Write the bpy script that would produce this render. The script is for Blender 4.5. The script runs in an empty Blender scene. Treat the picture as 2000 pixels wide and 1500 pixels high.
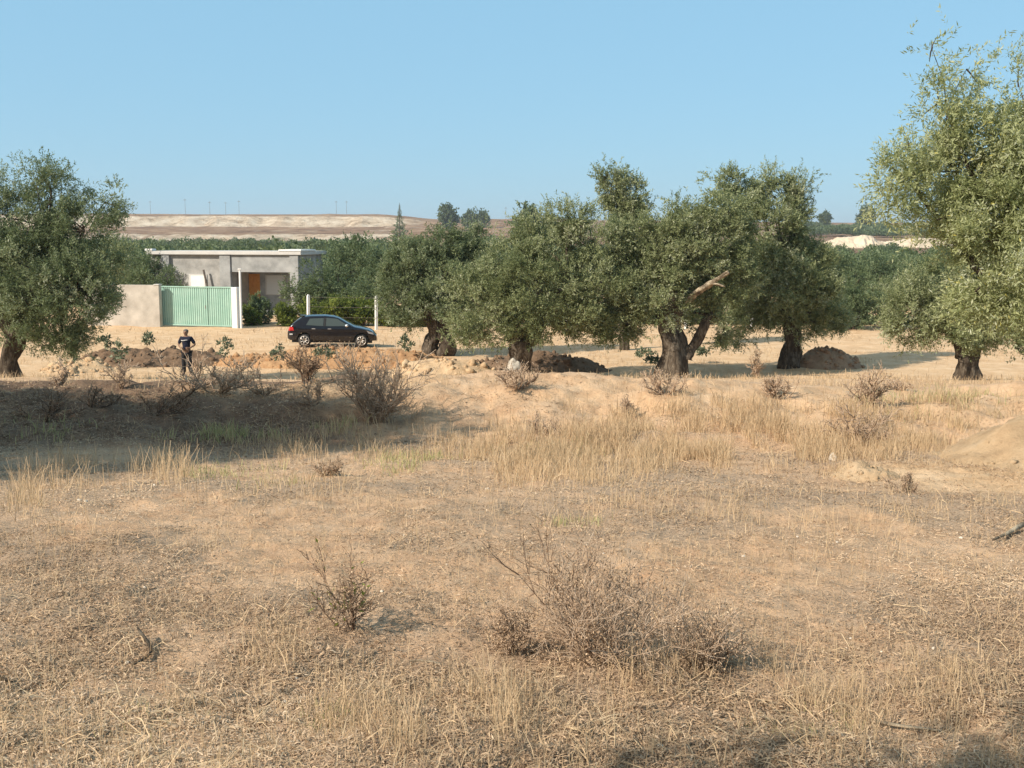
import bpy, bmesh, math, random
import numpy as np
from mathutils import Vector, Matrix
R = math.radians
sc = bpy.context.scene
COL = sc.collection

# ------------------------------------------------------------------ camera, sky, sun, exposure
FPX, HOR, EYE = 2200.0, 465.0, 5.3          # focal length in photo pixels, horizon row, eye height
PITCH = math.atan((750 - HOR) / FPX)
cam = bpy.data.cameras.new('camera')
cam.sensor_width = 36.0
cam.lens = 36.0 * FPX / 2000.0
cam.clip_start, cam.clip_end = 0.05, 9000
camo = bpy.data.objects.new('camera', cam)
camo.location = (0, 0, EYE)
camo.rotation_euler = (math.pi / 2 - PITCH, 0, 0)
COL.objects.link(camo)
sc.camera = camo

SUN_EL, SUN_BACK = R(35), R(33)              # sun to the left, a little behind the camera
TO_SUN = Vector((-math.cos(SUN_EL) * math.cos(SUN_BACK), -math.cos(SUN_EL) * math.sin(SUN_BACK), math.sin(SUN_EL)))
w = bpy.data.worlds.new('World'); sc.world = w; w.use_nodes = True
nt = w.node_tree; nt.nodes.clear()
sky = nt.nodes.new('ShaderNodeTexSky'); sky.sky_type = 'NISHITA'; sky.sun_disc = False
sky.sun_elevation = SUN_EL; sky.sun_rotation = R(270) - SUN_BACK
sky.altitude = 100; sky.air_density = 1.0; sky.dust_density = 0.3; sky.ozone_density = 2.5
bgn = nt.nodes.new('ShaderNodeBackground'); bgn.inputs['Strength'].default_value = 0.105
wo = nt.nodes.new('ShaderNodeOutputWorld')
smx = nt.nodes.new('ShaderNodeMix'); smx.data_type = 'RGBA'; smx.inputs[0].default_value = 0.78
smx.inputs[7].default_value = (2.2, 4.4, 6.05, 1)      # evens the clear-sky gradient towards a pale milky blue
nt.links.new(sky.outputs[0], smx.inputs[6])
tcw = nt.nodes.new('ShaderNodeTexCoord'); dotn = nt.nodes.new('ShaderNodeVectorMath'); dotn.operation = 'DOT_PRODUCT'
dotn.inputs[1].default_value = TO_SUN; nt.links.new(tcw.outputs['Generated'], dotn.inputs[0])
mr = nt.nodes.new('ShaderNodeMapRange'); mr.interpolation_type = 'SMOOTHSTEP'; mr.inputs['From Min'].default_value = .25; mr.inputs['From Max'].default_value = 1.0
nt.links.new(dotn.outputs['Value'], mr.inputs['Value'])
aur = nt.nodes.new('ShaderNodeMix'); aur.data_type = 'RGBA'; aur.inputs[7].default_value = (4.2, 4.0, 3.9, 1)   # dusty glow round the sun
nt.links.new(mr.outputs[0], aur.inputs[0]); nt.links.new(smx.outputs[2], aur.inputs[6]); nt.links.new(aur.outputs[2], bgn.inputs[0]); nt.links.new(bgn.outputs[0], wo.inputs[0])
sl = bpy.data.lights.new('sun', 'SUN'); sl.energy = 5.0; sl.angle = R(0.6); sl.color = (1.0, 0.91, 0.79)
slo = bpy.data.objects.new('sun', sl); slo.rotation_euler = TO_SUN.to_track_quat('Z', 'Y').to_euler()
slo.location = (-60, -20, 60); COL.objects.link(slo)
sc.view_settings.view_transform = 'Standard'; sc.view_settings.look = 'None'
sc.view_settings.exposure = 0.42; sc.view_settings.gamma = 1.0
sc.cycles.use_denoising = True
sc.cycles.max_bounces = 6; sc.cycles.diffuse_bounces = 3; sc.cycles.transmission_bounces = 4; sc.cycles.volume_bounces = 0

# ------------------------------------------------------------------ helpers: noise, rays, meshes
_tab = np.random.RandomState(11).rand(256, 256)
def vn(x, y):
    x = np.asarray(x, float); y = np.asarray(y, float)
    xi = np.floor(x).astype(int); yi = np.floor(y).astype(int)
    fx = x - xi; fy = y - yi
    fx = fx * fx * (3 - 2 * fx); fy = fy * fy * (3 - 2 * fy)
    a = _tab[xi & 255, yi & 255]; b = _tab[(xi + 1) & 255, yi & 255]
    c = _tab[xi & 255, (yi + 1) & 255]; d = _tab[(xi + 1) & 255, (yi + 1) & 255]
    return (a + (b - a) * fx) * (1 - fy) + (c + (d - c) * fx) * fy
def fbm(x, y, oct=4, gain=0.5):
    s = 0; a = 1; t = 0
    for i in range(oct):
        s = s + a * vn(x * 2 ** i + 17.3 * i, y * 2 ** i + 9.1 * i); t += a; a *= gain
    return s / t
def sm(a, b, x):
    t = np.clip((np.asarray(x, float) - a) / (b - a), 0, 1); return t * t * (3 - 2 * t)

CP, SP = math.cos(PITCH), math.sin(PITCH)
def ray(px, py):
    xc = (px - 1000) / FPX; yc = (750 - py) / FPX
    return np.array([xc, CP + yc * SP, -SP + yc * CP])
def P(px, py, Y):                     # the point seen at photo pixel (px, py) at distance Y
    d = ray(px, py); d = d * (Y / d[1]); return np.array([d[0], Y, EYE + d[2]])
_py = np.array([-60, 0, 3.3, 4.5, 8, 11, 13.6, 15.2, 17.0, 18.6, 21, 26, 32, 37, 42, 46, 200], float)
_pz = np.array([4.6, 3.72, 3.68, 3.58, 3.28, 2.96, 2.72, 2.80, 3.02, 3.02, 2.62, 1.92, 1.28, 0.62, 0.02, 0.0, 0.0], float)
_yy = np.linspace(-60, 200, 10401)
_zz = np.interp(_yy, _py, _pz); _k = np.ones(33) / 33
_zz = np.convolve(np.pad(_zz, 16, 'edge'), _k, 'valid')
def h0(x, y):
    x = np.asarray(x, float); y = np.asarray(y, float)
    z = np.interp(y + 1.3 * (vn(x * .22 + 3, y * .05) - .5) * sm(9, 15, y) * (1 - sm(30, 40, y)), _yy, _zz)
    z = z - 0.16 * sm(1, 6, x) * sm(14, 18, y) * (1 - sm(20, 34, y))
    return z
def gz(x, y):
    x = np.asarray(x, float); y = np.asarray(y, float)
    z = h0(x, y)
    near = 1 - sm(26, 40, y)
    z = z + near * (0.16 * (fbm(x * .45, y * .45, 2) - .5) + 0.07 * (fbm(x * 2.3 + 5, y * 2.3, 2) - .5) + 0.045 * (fbm(x * 9, y * 9, 2) - .5) * (1 - sm(14, 24, y)))
    z = z + 0.3 * sm(13, 14.5, y) * (1 - sm(18, 20, y)) * (fbm(x * 1.7, y * 1.7 + 40, 3) - .5)
    z = z + .24 * np.exp(-((x + 8.5) / 5) ** 2 - ((y - 53) / 4.0) ** 2)
    z = z + sm(26, 40, y) * (0.14 * (fbm(x * .5, y * .5 + 20, 3) - .5))
    return z
def GP(px, py):                       # where the pixel's ray meets the smooth ground
    d = ray(px, py); ys = np.linspace(2.4, 60, 6000)
    k = ys / d[1]; zz = EYE + d[2] * k; hh = h0(d[0] * k, ys)
    i = np.argmax(zz <= hh); Y = ys[i] if (zz <= hh).any() else 60
    return np.array([d[0] / d[1] * Y, Y])

def link(o, parent=None):
    COL.objects.link(o)
    if parent is not None: o.parent = parent
    return o
def tag(o, label=None, cat=None, group=None, kind=None):
    if label: o['label'] = label
    if cat: o['category'] = cat
    if group: o['group'] = group
    if kind: o['kind'] = kind
    return o
def empty(name, loc, label, cat, group=None, rz=0):
    o = bpy.data.objects.new(name, None); o.empty_display_size = .3
    o.location = [float(v) for v in loc]; o.rotation_euler = (0, 0, rz)
    link(o); return tag(o, label, cat, group)
def mesh_np(name, V, F, mat=None, parent=None, attrs=None, smooth=False):
    V = np.ascontiguousarray(V, dtype=np.float32); F = np.ascontiguousarray(F, dtype=np.int32)
    me = bpy.data.meshes.new(name); n, k = F.shape
    me.vertices.add(len(V)); me.vertices.foreach_set('co', V.ravel())
    me.loops.add(n * k); me.loops.foreach_set('vertex_index', F.ravel())
    me.polygons.add(n); me.polygons.foreach_set('loop_start', np.arange(0, n * k, k, dtype=np.int32))
    me.polygons.foreach_set('loop_total', np.full(n, k, dtype=np.int32))
    if smooth: me.polygons.foreach_set('use_smooth', np.ones(n, dtype=bool))
    for a, v in (attrs or {}).items():
        at = me.attributes.new(a, 'FLOAT', 'POINT'); at.data.foreach_set('value', np.ascontiguousarray(v, dtype=np.float32))
    me.update(calc_edges=True)
    if mat: me.materials.append(mat)
    return link(bpy.data.objects.new(name, me), parent)
class MB:                             # a small bmesh collector
    def __init__(s): s.bm = bmesh.new()
    def box(s, x0, y0, z0, x1, y1, z1, bev=0.0):
        r = bmesh.ops.create_cube(s.bm, size=1)
        vs = r['verts']
        for v in vs: v.co = Vector(((x0 + x1) / 2 + v.co.x * (x1 - x0), (y0 + y1) / 2 + v.co.y * (y1 - y0), (z0 + z1) / 2 + v.co.z * (z1 - z0)))
        if bev > 0:
            es = list({e for v in vs for e in v.link_edges})
            bmesh.ops.bevel(s.bm, geom=es, offset=bev, segments=2, affect='EDGES')
        return s
    def tube(s, pts, rad, n=8, cap=True):
        pts = [Vector(p) for p in pts]; rings = []
        for i, p in enumerate(pts):
            d = (pts[min(i + 1, len(pts) - 1)] - pts[max(i - 1, 0)]).normalized()
            a = d.orthogonal().normalized() if i == 0 else (rings_a - d * rings_a.dot(d)).normalized()
            rings_a = a; b = d.cross(a); r = rad[i] if isinstance(rad, (list, tuple)) else rad
            rings.append([s.bm.verts.new(p + (a * math.cos(t) + b * math.sin(t)) * r) for t in [2 * math.pi * k / n for k in range(n)]])
        for r0, r1 in zip(rings, rings[1:]):
            for k in range(n): s.bm.faces.new((r0[k], r0[(k + 1) % n], r1[(k + 1) % n], r1[k]))
        if cap: s.bm.faces.new(rings[0][::-1]); s.bm.faces.new(rings[-1])
        return s
    def ball(s, c, r, sub=2, scale=(1, 1, 1)):
        q = bmesh.ops.create_icosphere(s.bm, subdivisions=sub, radius=r)
        for v in q['verts']: v.co = Vector((v.co.x * scale[0], v.co.y * scale[1], v.co.z * scale[2])) + Vector(c)
        return s
    def poly(s, pts): s.bm.faces.new([s.bm.verts.new(p) for p in pts]); return s
    def build(s, name, mat, parent=None, smooth=False, loc=None):
        bmesh.ops.recalc_face_normals(s.bm, faces=s.bm.faces)
        me = bpy.data.meshes.new(name); s.bm.to_mesh(me); s.bm.free()
        if smooth:
            for p in me.polygons: p.use_smooth = True
        me.materials.append(mat); o = link(bpy.data.objects.new(name, me), parent)
        if loc is not None: o.location = loc
        return o
def copy_tree(o, parent=None):
    c = o.copy(); COL.objects.link(c); c.parent = parent
    for ch in list(o.children): copy_tree(ch, c)
    return c

# ------------------------------------------------------------------ materials
def mat(name, col=(.5, .5, .5), rough=.8, spec=.3, metal=0):
    m = bpy.data.materials.new(name); m.use_nodes = True
    b = m.node_tree.nodes['Principled BSDF']
    b.inputs['Base Color'].default_value = (*col, 1); b.inputs['Roughness'].default_value = rough
    b.inputs['Specular IOR Level'].default_value = spec; b.inputs['Metallic'].default_value = metal
    return m
def N(m, t, **kw):
    n = m.node_tree.nodes.new(t)
    for k, v in kw.items(): setattr(n, k, v)
    return n
def L(m, a, b): m.node_tree.links.new(a, b)
def ramp(m, fac, stops):
    r = N(m, 'ShaderNodeValToRGB'); e = r.color_ramp.elements
    while len(e) < len(stops): e.new(.5)
    for x, (p, c) in zip(e, stops): x.position = p; x.color = (*c, 1) if len(c) == 3 else c
    L(m, fac, r.inputs[0]); return r.outputs[0]
def noise(m, scale, detail=4, rough=.6, vec=None, dist=0):
    n = N(m, 'ShaderNodeTexNoise'); n.inputs['Scale'].default_value = scale; n.inputs['Detail'].default_value = detail
    n.inputs['Roughness'].default_value = rough; n.inputs['Distortion'].default_value = dist
    if vec is None: vec = pos(m)
    L(m, vec, n.inputs['Vector']); return n.outputs[0]
def pos(m):
    for n in m.node_tree.nodes:
        if n.bl_idname == 'ShaderNodeNewGeometry': return n.outputs['Position']
    return N(m, 'ShaderNodeNewGeometry').outputs['Position']
def objpos(m): return N(m, 'ShaderNodeTexCoord').outputs['Object']
def attr(m, name): n = N(m, 'ShaderNodeAttribute'); n.attribute_name = name; return n.outputs['Fac']
def mix(m, fac, a, b, blend='MIX'):
    n = N(m, 'ShaderNodeMix', data_type='RGBA', blend_type=blend)
    for s, v in ((n.inputs[0], fac), (n.inputs[6], a), (n.inputs[7], b)):
        if hasattr(v, 'is_output'): L(m, v, s)
        else: s.default_value = v if not isinstance(v, tuple) else (*v, 1)
    return n.outputs[2]
def math_(m, op, a, b=0.0, clamp=False):
    n = N(m, 'ShaderNodeMath', operation=op, use_clamp=clamp)
    for s, v in ((n.inputs[0], a), (n.inputs[1], b)):
        if hasattr(v, 'is_output'): L(m, v, s)
        else: s.default_value = v
    return n.outputs[0]
def bump(m, h, strength=.4, dist=.02):
    b = N(m, 'ShaderNodeBump'); b.inputs['Strength'].default_value = strength; b.inputs['Distance'].default_value = dist
    L(m, h, b.inputs['Height']); L(m, b.outputs[0], BS(m).inputs['Normal'])
def BS(m): return m.node_tree.nodes['Principled BSDF']
def noisy(name, c0, c1, scale, rough=.9, bstr=.3, bdist=.01, spec=.2, detail=6, obj=False):
    m = mat(name, c0, rough, spec); v = objpos(m) if obj else pos(m); n = noise(m, scale, detail, .65, v)
    L(m, ramp(m, n, [(.32, c0), (.68, c1)]), BS(m).inputs['Base Color'])
    if bstr: bump(m, noise(m, scale * 4, 5, .7, v), bstr, bdist)
    return m
def leafmat(name, stops, trans=.3, rough=.6, tcol=(.2, .24, .05)):
    m = bpy.data.materials.new(name); m.use_nodes = True; t = m.node_tree
    b = t.nodes['Principled BSDF']; out = t.nodes['Material Output']
    c = ramp(m, attr(m, 'rnd'), stops)
    L(m, c, b.inputs['Base Color']); b.inputs['Roughness'].default_value = rough; b.inputs['Specular IOR Level'].default_value = .3
    if trans > 0:
        tr = N(m, 'ShaderNodeBsdfTranslucent'); L(m, mix(m, .5, c, tcol) if tcol else c, tr.inputs[0])
        mx = N(m, 'ShaderNodeMixShader'); mx.inputs[0].default_value = trans
        L(m, b.outputs[0], mx.inputs[1]); L(m, tr.outputs[0], mx.inputs[2]); L(m, mx.outputs[0], out.inputs[0])
    return m

M = {}
M['leaf'] = leafmat('olive_leaf', [(0, (.115, .14, .056)), (.4, (.25, .28, .13)), (.75, (.36, .385, .21)), (1, (.5, .51, .36))], .38, .6, (.22, .27, .1))
M['leaf_dark'] = leafmat('dark_olive_leaf', [(0, (.085, .115, .05)), (.45, (.185, .225, .11)), (.8, (.28, .315, .18)), (1, (.42, .44, .32))], .34, .6, (.2, .26, .09))
M['leaf_silver'] = leafmat('olive_leaf_silver', [(0, (.18, .21, .09)), (.3, (.36, .385, .175)), (.7, (.46, .485, .28)), (.9, (.58, .6, .46)), (1, (.62, .55, .14))], .42, .6, (.36, .4, .14))
M['leaf_far'] = leafmat('grove_leaf', [(0, (.055, .085, .04)), (.5, (.125, .168, .078)), (1, (.22, .26, .14))], .3)
M['leaf_yellow'] = leafmat('hedge_leaf', [(0, (.06, .09, .015)), (.5, (.15, .19, .03)), (1, (.27, .3, .06))], .35)
M['leaf_weed'] = leafmat('weed_leaf', [(0, (.22, .23, .09)), (.5, (.4, .38, .17)), (1, (.55, .48, .25))], .25, .6, None)
M['leaf_cactus'] = leafmat('berm_leaf', [(0, (.07, .09, .055)), (.5, (.14, .17, .1)), (1, (.24, .27, .18))], .15)
M['straw'] = leafmat('straw', [(0, (.38, .26, .155)), (.5, (.58, .42, .25)), (1, (.7, .545, .345))], .25, .7, None)
M['thatch'] = leafmat('thatch', [(0, (.2, .132, .085)), (.3, (.36, .247, .152)), (.6, (.5, .355, .225)), (.85, (.59, .435, .285)), (1, (.64, .505, .36))], .1, .8, None)
M['twig'] = leafmat('twig', [(0, (.18, .118, .078)), (.5, (.39, .275, .185)), (1, (.54, .415, .3))], .0, .85)
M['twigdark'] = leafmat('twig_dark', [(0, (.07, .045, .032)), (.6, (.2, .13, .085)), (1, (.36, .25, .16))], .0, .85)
bark = mat('olive_bark', (.1, .08, .06), .95, .1); v_ = objpos(bark)
mp = N(bark, 'ShaderNodeMapping'); mp.inputs['Scale'].default_value = (1, 1, .3); L(bark, v_, mp.inputs[0])
nb = noise(bark, 9, 8, .7, mp.outputs[0], .6)
L(bark, ramp(bark, nb, [(.3, (.03, .023, .017)), (.5, (.085, .066, .048)), (.68, (.2, .17, .13)), (.85, (.32, .29, .24))]), BS(bark).inputs['Base Color'])
bump(bark, nb, .9, .06); M['bark'] = bark
M['barkpale'] = mat('weathered_limb', (.3, .25, .18), .9, .1); nb = noise(M['barkpale'], 5, 8, .75, objpos(M['barkpale']), .5)
L(M['barkpale'], ramp(M['barkpale'], nb, [(.34, (.05, .04, .03)), (.47, (.17, .135, .095)), (.6, (.42, .35, .25)), (.75, (.5, .44, .33))]), BS(M['barkpale']).inputs['Base Color']); bump(M['barkpale'], nb, .8, .03)

M['stone_pale'] = noisy('bleached_bark', (.25, .22, .18), (.62, .58, .5), 7, .95, .5, .02, obj=True)
# ground: bare soil, matted dry litter and pale sand, chosen by attributes stored on the sheet
g = mat('ground', (.4, .3, .2), .95, .1)
soil = ramp(g, noise(g, 2.2, 8, .7), [(.3, (.43, .25, .14)), (.5, (.57, .37, .22)), (.7, (.65, .46, .3))])
n1 = noise(g, 38, 6, .75)
lit = ramp(g, n1, [(.3, (.2, .135, .09)), (.43, (.34, .238, .155)), (.56, (.48, .345, .23)), (.72, (.6, .46, .33))])
lit = mix(g, math_(g, 'MULTIPLY', noise(g, .9, 4, .6), .6), lit, (.4, .29, .2))
sandc = ramp(g, noise(g, 1.1, 9, .72), [(.28, (.44, .27, .145)), (.48, (.6, .405, .235)), (.7, (.71, .52, .335))])
fm = math_(g, 'ADD', attr(g, 'litter'), math_(g, 'MULTIPLY', math_(g, 'SUBTRACT', noise(g, 7, 6, .75), .5), 2.2), True)
c1 = mix(g, fm, soil, lit)
c1 = mix(g, math_(g, 'MULTIPLY', attr(g, 'mulch_shade'), math_(g, 'ADD', noise(g, 5, 6, .75), .25), True), c1, (.14, .088, .058))  # brown twig mulch of the left bank, coloured darker to deepen its shadow
fs = math_(g, 'ADD', attr(g, 'sand'), math_(g, 'MULTIPLY', math_(g, 'SUBTRACT', noise(g, 3, 7, .75), .5), 1.2), True)
L(g, mix(g, fs, c1, sandc), BS(g).inputs['Base Color'])
bump(g, math_(g, 'ADD', noise(g, 30, 6, .8), math_(g, 'MULTIPLY', noise(g, 6, 5, .7), 2.0)), .7, .035)
M['ground'] = g
def dirt(name, a, b, c, sc_=2.5, dist=.12):
    m = mat(name, a, .95, .1); n = noise(m, sc_, 9, .75)
    L(m, ramp(m, n, [(.3, a), (.5, b), (.72, c)]), BS(m).inputs['Base Color']); bump(m, noise(m, sc_ * 2.4, 9, .8), .8, dist); return m
M['dirt_brown'] = dirt('dug_brown_soil', (.22, .14, .09), (.36, .24, .155), (.46, .32, .21))
M['dirt_dark'] = dirt('damp_shaded_soil', (.11, .072, .046), (.2, .132, .084), (.31, .205, .13))  # moist dug soil, with the shade of the trees mixed into its colour
M['dirt_red'] = dirt('dug_red_soil', (.3, .165, .085), (.46, .27, .14), (.6, .4, .22))
M['dirt_sand'] = dirt('dug_sand', (.43, .29, .17), (.57, .405, .245), (.68, .51, .33), 2.5, .12)
M['white_sand'] = dirt('white_sand', (.42, .33, .23), (.58, .47, .34), (.66, .55, .42), .12, .3)
hm = mat('hills', (.4, .3, .2), .95, .1)
hb = ramp(hm, noise(hm, .045, 8, .72), [(.36, (.17, .095, .055)), (.5, (.33, .2, .12)), (.64, (.48, .32, .2))])
hp = ramp(hm, noise(hm, .11, 8, .75), [(.36, (.34, .24, .15)), (.46, (.64, .5, .35)), (.62, (.83, .71, .55))])
hf = math_(hm, 'ADD', attr(hm, 'cliff'), math_(hm, 'MULTIPLY', math_(hm, 'SUBTRACT', noise(hm, .06, 9, .82), .5), 2.6), True)
hc = mix(hm, hf, hb, hp)
bump(hm, noise(hm, .12, 8, .8), 1.0, 4.0)
hs = ramp(hm, noise(hm, .33, 5, .7), [(.58, (0, 0, 0)), (.68, (1, 1, 1))])
hc = mix(hm, math_(hm, 'MULTIPLY', hs, .6), hc, (.13, .11, .06))
L(hm, hc, BS(hm).inputs['Base Color']); M['hills'] = hm

# ------------------------------------------------------------------ ground sheet and hills
def grid(rows, cols, xs, ys):
    i = np.arange(rows * cols).reshape(rows, cols)
    return np.stack([i[:-1, :-1], i[:-1, 1:], i[1:, 1:], i[1:, :-1]], -1).reshape(-1, 4)
rows = np.concatenate([np.linspace(-45, 2.0, 36), np.geomspace(2.15, 128, 560)])
t = np.linspace(-1, 1, 640); t = t * (.55 + .45 * t * t)
Yg = np.repeat(rows[:, None], 640, 1); Xg = t[None, :] * (13 + .68 * np.maximum(rows, 0))[:, None]
Zg = gz(Xg, Yg)
sandat = np.maximum(sm(24, 38, Yg), .75 * sm(.55, .8, fbm(Xg * .5 + 8, Yg * .35, 3)) * sm(14, 16, Yg))
c_ = GP(1880, 930)
sandat = np.maximum(sandat, 1.0 * (1 - sm(.6, 1.35, np.hypot((Xg - c_[0] - .3) / 1.35, (Yg - c_[1]) / 1.3))))
c_ = GP(1300, 780); sandat = np.maximum(sandat, .45 * (1 - sm(.5, 1.2, np.hypot((Xg - c_[0] - 2) / 6.5, (Yg - c_[1] - .5) / 2.2))))
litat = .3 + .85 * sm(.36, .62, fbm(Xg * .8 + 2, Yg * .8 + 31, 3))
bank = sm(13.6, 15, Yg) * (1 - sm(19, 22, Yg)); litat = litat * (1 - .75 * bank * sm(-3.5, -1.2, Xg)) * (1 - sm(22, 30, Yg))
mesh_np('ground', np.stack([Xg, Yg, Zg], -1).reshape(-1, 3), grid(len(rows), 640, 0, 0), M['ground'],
        attrs={'sand': sandat.ravel(), 'litter': litat.ravel(), 'mulch_shade': (1.1 * sm(12.9, 14.2, Yg) * (1 - sm(18.5, 20, Yg)) * (1 - sm(-2.6, -.9, Xg + 1.2 * (fbm(Xg * .9, Yg * .9, 2) - .5)))).ravel()}, smooth=True)
bpy.data.objects['ground']['kind'] = 'structure'

def hillz(x, y):
    u = x / np.maximum(y, 1)                                  # bearing
    px = 1000 + u * 2200
    wob = (fbm(x * .012 + 4, y * .003, 4) - .5) + .55 * (fbm(x * .05 + 9, y * .01, 4) - .5)
    yy = y + 60 * wob
    left = 1 - sm(730, 860, px)
    zl = np.interp(yy, [110, 300, 560, 600, 632, 700, 772, 800, 900, 1500, 6000], [-.1, .3, 1.6, 2.6, 7.8, 10.5, 13.2, 21.0, 24.4, 24, 10])
    zr = np.interp(yy, [110, 300, 450, 600, 750, 820, 900, 1500, 6000], [-.1, .8, 3.5, 8.0, 14, 18.5, 20.6, 20, 8])
    far = np.interp(px, [200, 700, 1000, 1300, 1700, 2200], [1.0, .985, .99, .93, .84, .8])
    z = (zl * left + zr * (1 - left)) * np.where(y > 300, far, 1)
    return z + (fbm(x * .05, y * .05, 4) - .5) * 1.4 * sm(350, 600, y) * (1 - .6 * sm(850, 900, y))
rows = np.concatenate([np.geomspace(118, 540, 60), np.linspace(545, 930, 190), np.geomspace(960, 7000, 30)])
t = np.linspace(-1, 1, 520)
Yh = np.repeat(rows[:, None], 520, 1); Xh = t[None, :] * (rows * .8 + 60)[:, None]
Zh = hillz(Xh, Yh) - .12
sl_ = np.abs(np.gradient(Zh, axis=0) / np.gradient(Yh, axis=0))
pxh = 1000 + Xh / Yh * 2200
cl = np.clip((sl_ - .07) * 13, 0, 1) * (1 - .9 * sm(730, 900, pxh)) * sm(480, 540, Yh)
mesh_np('hills', np.stack([Xh, Yh, Zh], -1).reshape(-1, 3), grid(len(rows), 520, 0, 0), M['hills'], attrs={'cliff': cl.ravel()}, smooth=True)
bpy.data.objects['hills']['kind'] = 'structure'
def anyz(x, y): return float(gz(x, y)) if y < 122 else float(hillz(np.array(x, float), np.array(y, float))) - .12

# ------------------------------------------------------------------ foliage and wood
def unit(v): return v / np.maximum(np.linalg.norm(v, axis=-1, keepdims=True), 1e-9)
def leaves_mesh(p, d, nrm, ln, wd, rnd, fold=.0):             # rhombic leaves
    s = unit(np.cross(d, nrm)); n = len(p)
    V = np.stack([p, p + d * (ln * .45)[:, None] + s * (wd * .5)[:, None], p + d * ln[:, None], p + d * (ln * .45)[:, None] - s * (wd * .5)[:, None]], 1).reshape(-1, 3)
    F = np.arange(4 * n).reshape(n, 4)
    return V, F, np.repeat(rnd, 4)
def foliage(rs, blobs, total, spray=.34, nl=12, leaf=.1, width=.03, clump=.3, up=.45, droop=0.0, spread=1.0):
    c = np.array([b[0] for b in blobs], float); r = np.array([b[1] for b in blobs], float)
    wgt = np.prod(r, 1) ** (2 / 3) * np.array([b[2] if len(b) > 2 else 1 for b in blobs]); wgt /= wgt.sum()
    cc, cr, co, ct, nk = [], [], [], [], []
    for i in range(len(blobs)):
        k = max(5, int(6.5 * (np.prod(r[i]) ** (1 / 3) / clump) ** 2 * .42))
        nk.append(k); dd = unit(rs.normal(size=(k, 3))); rad = rs.uniform(.35, 1.0, (k, 1)) ** .55
        cc.append(c[i] + dd * rad * r[i]); co.append(dd); cr.append(clump * rs.uniform(.55, 1.25, k)); ct.append(np.full(k, wgt[i] / k))
    cc = np.concatenate(cc); co = np.concatenate(co); cr = np.concatenate(cr); ct = np.concatenate(ct) * rs.uniform(.4, 1.6, len(cc)); ct /= ct.sum()
    ctone = rs.normal(0, .15, len(cc)) + np.repeat(rs.normal(0, .08, len(blobs)), nk)
    ns = total // nl
    k = rs.choice(len(cc), ns, p=ct)
    p = cc[k] + rs.normal(size=(ns, 3)) * cr[k][:, None] * .6 * spread
    d = unit(co[k] * .9 + np.array([0, 0, up]) + rs.normal(size=(ns, 3)) * .55 + np.array([0, 0, -droop]) * (co[k][:, 2:3] < 0))
    sl = spray * rs.uniform(.5, 1.4, ns)
    tone = np.clip(.42 + ctone[k] + rs.normal(0, .13, ns), 0, 1)
    tt = np.tile(np.linspace(.05, 1, nl), ns); idx = np.repeat(np.arange(ns), nl)
    side = unit(np.cross(d[idx], rs.normal(size=(ns * nl, 3))))
    ld = unit(d[idx] * .75 + side * .85 + rs.normal(size=(ns * nl, 3)) * .2)
    lp = p[idx] + d[idx] * (sl[idx] * tt)[:, None]
    nn = unit(rs.normal(size=(ns * nl, 3)) + np.array([0, 0, .5]) + .7 * co[k][idx])
    ln = leaf * rs.uniform(.65, 1.3, ns * nl); wd = width * rs.uniform(.7, 1.3, ns * nl)
    rnd = np.clip(tone[idx] + rs.normal(0, .16, ns * nl), 0, 1)
    V, F, A = leaves_mesh(lp, ld, nn, ln, wd, rnd)
    return V, F, A, cc, p, d, sl
def segs_mesh(P0, P1, R0, R1, rnd):
    P0, P1 = np.asarray(P0, float), np.asarray(P1, float); d = unit(P1 - P0)
    a = unit(np.cross(d, np.where(np.abs(d[:, 2:3]) < .9, np.array([[0, 0, 1.0]]), np.array([[1.0, 0, 0]])))); b = np.cross(d, a)
    vs = []
    for PP, RR in ((P0, R0), (P1, R1)):
        for k in range(3):
            an = 2 * math.pi * k / 3; vs.append(PP + (a * math.cos(an) + b * math.sin(an)) * np.asarray(RR)[:, None])
    V = np.stack(vs, 1).reshape(-1, 3); n = len(P0); o = (np.arange(n) * 6)[:, None]
    F = np.concatenate([o + np.array([[0, 1, 4, 3]]), o + np.array([[1, 2, 5, 4]]), o + np.array([[2, 0, 3, 5]])], 0)
    return V, F, np.repeat(rnd, 6)
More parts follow.
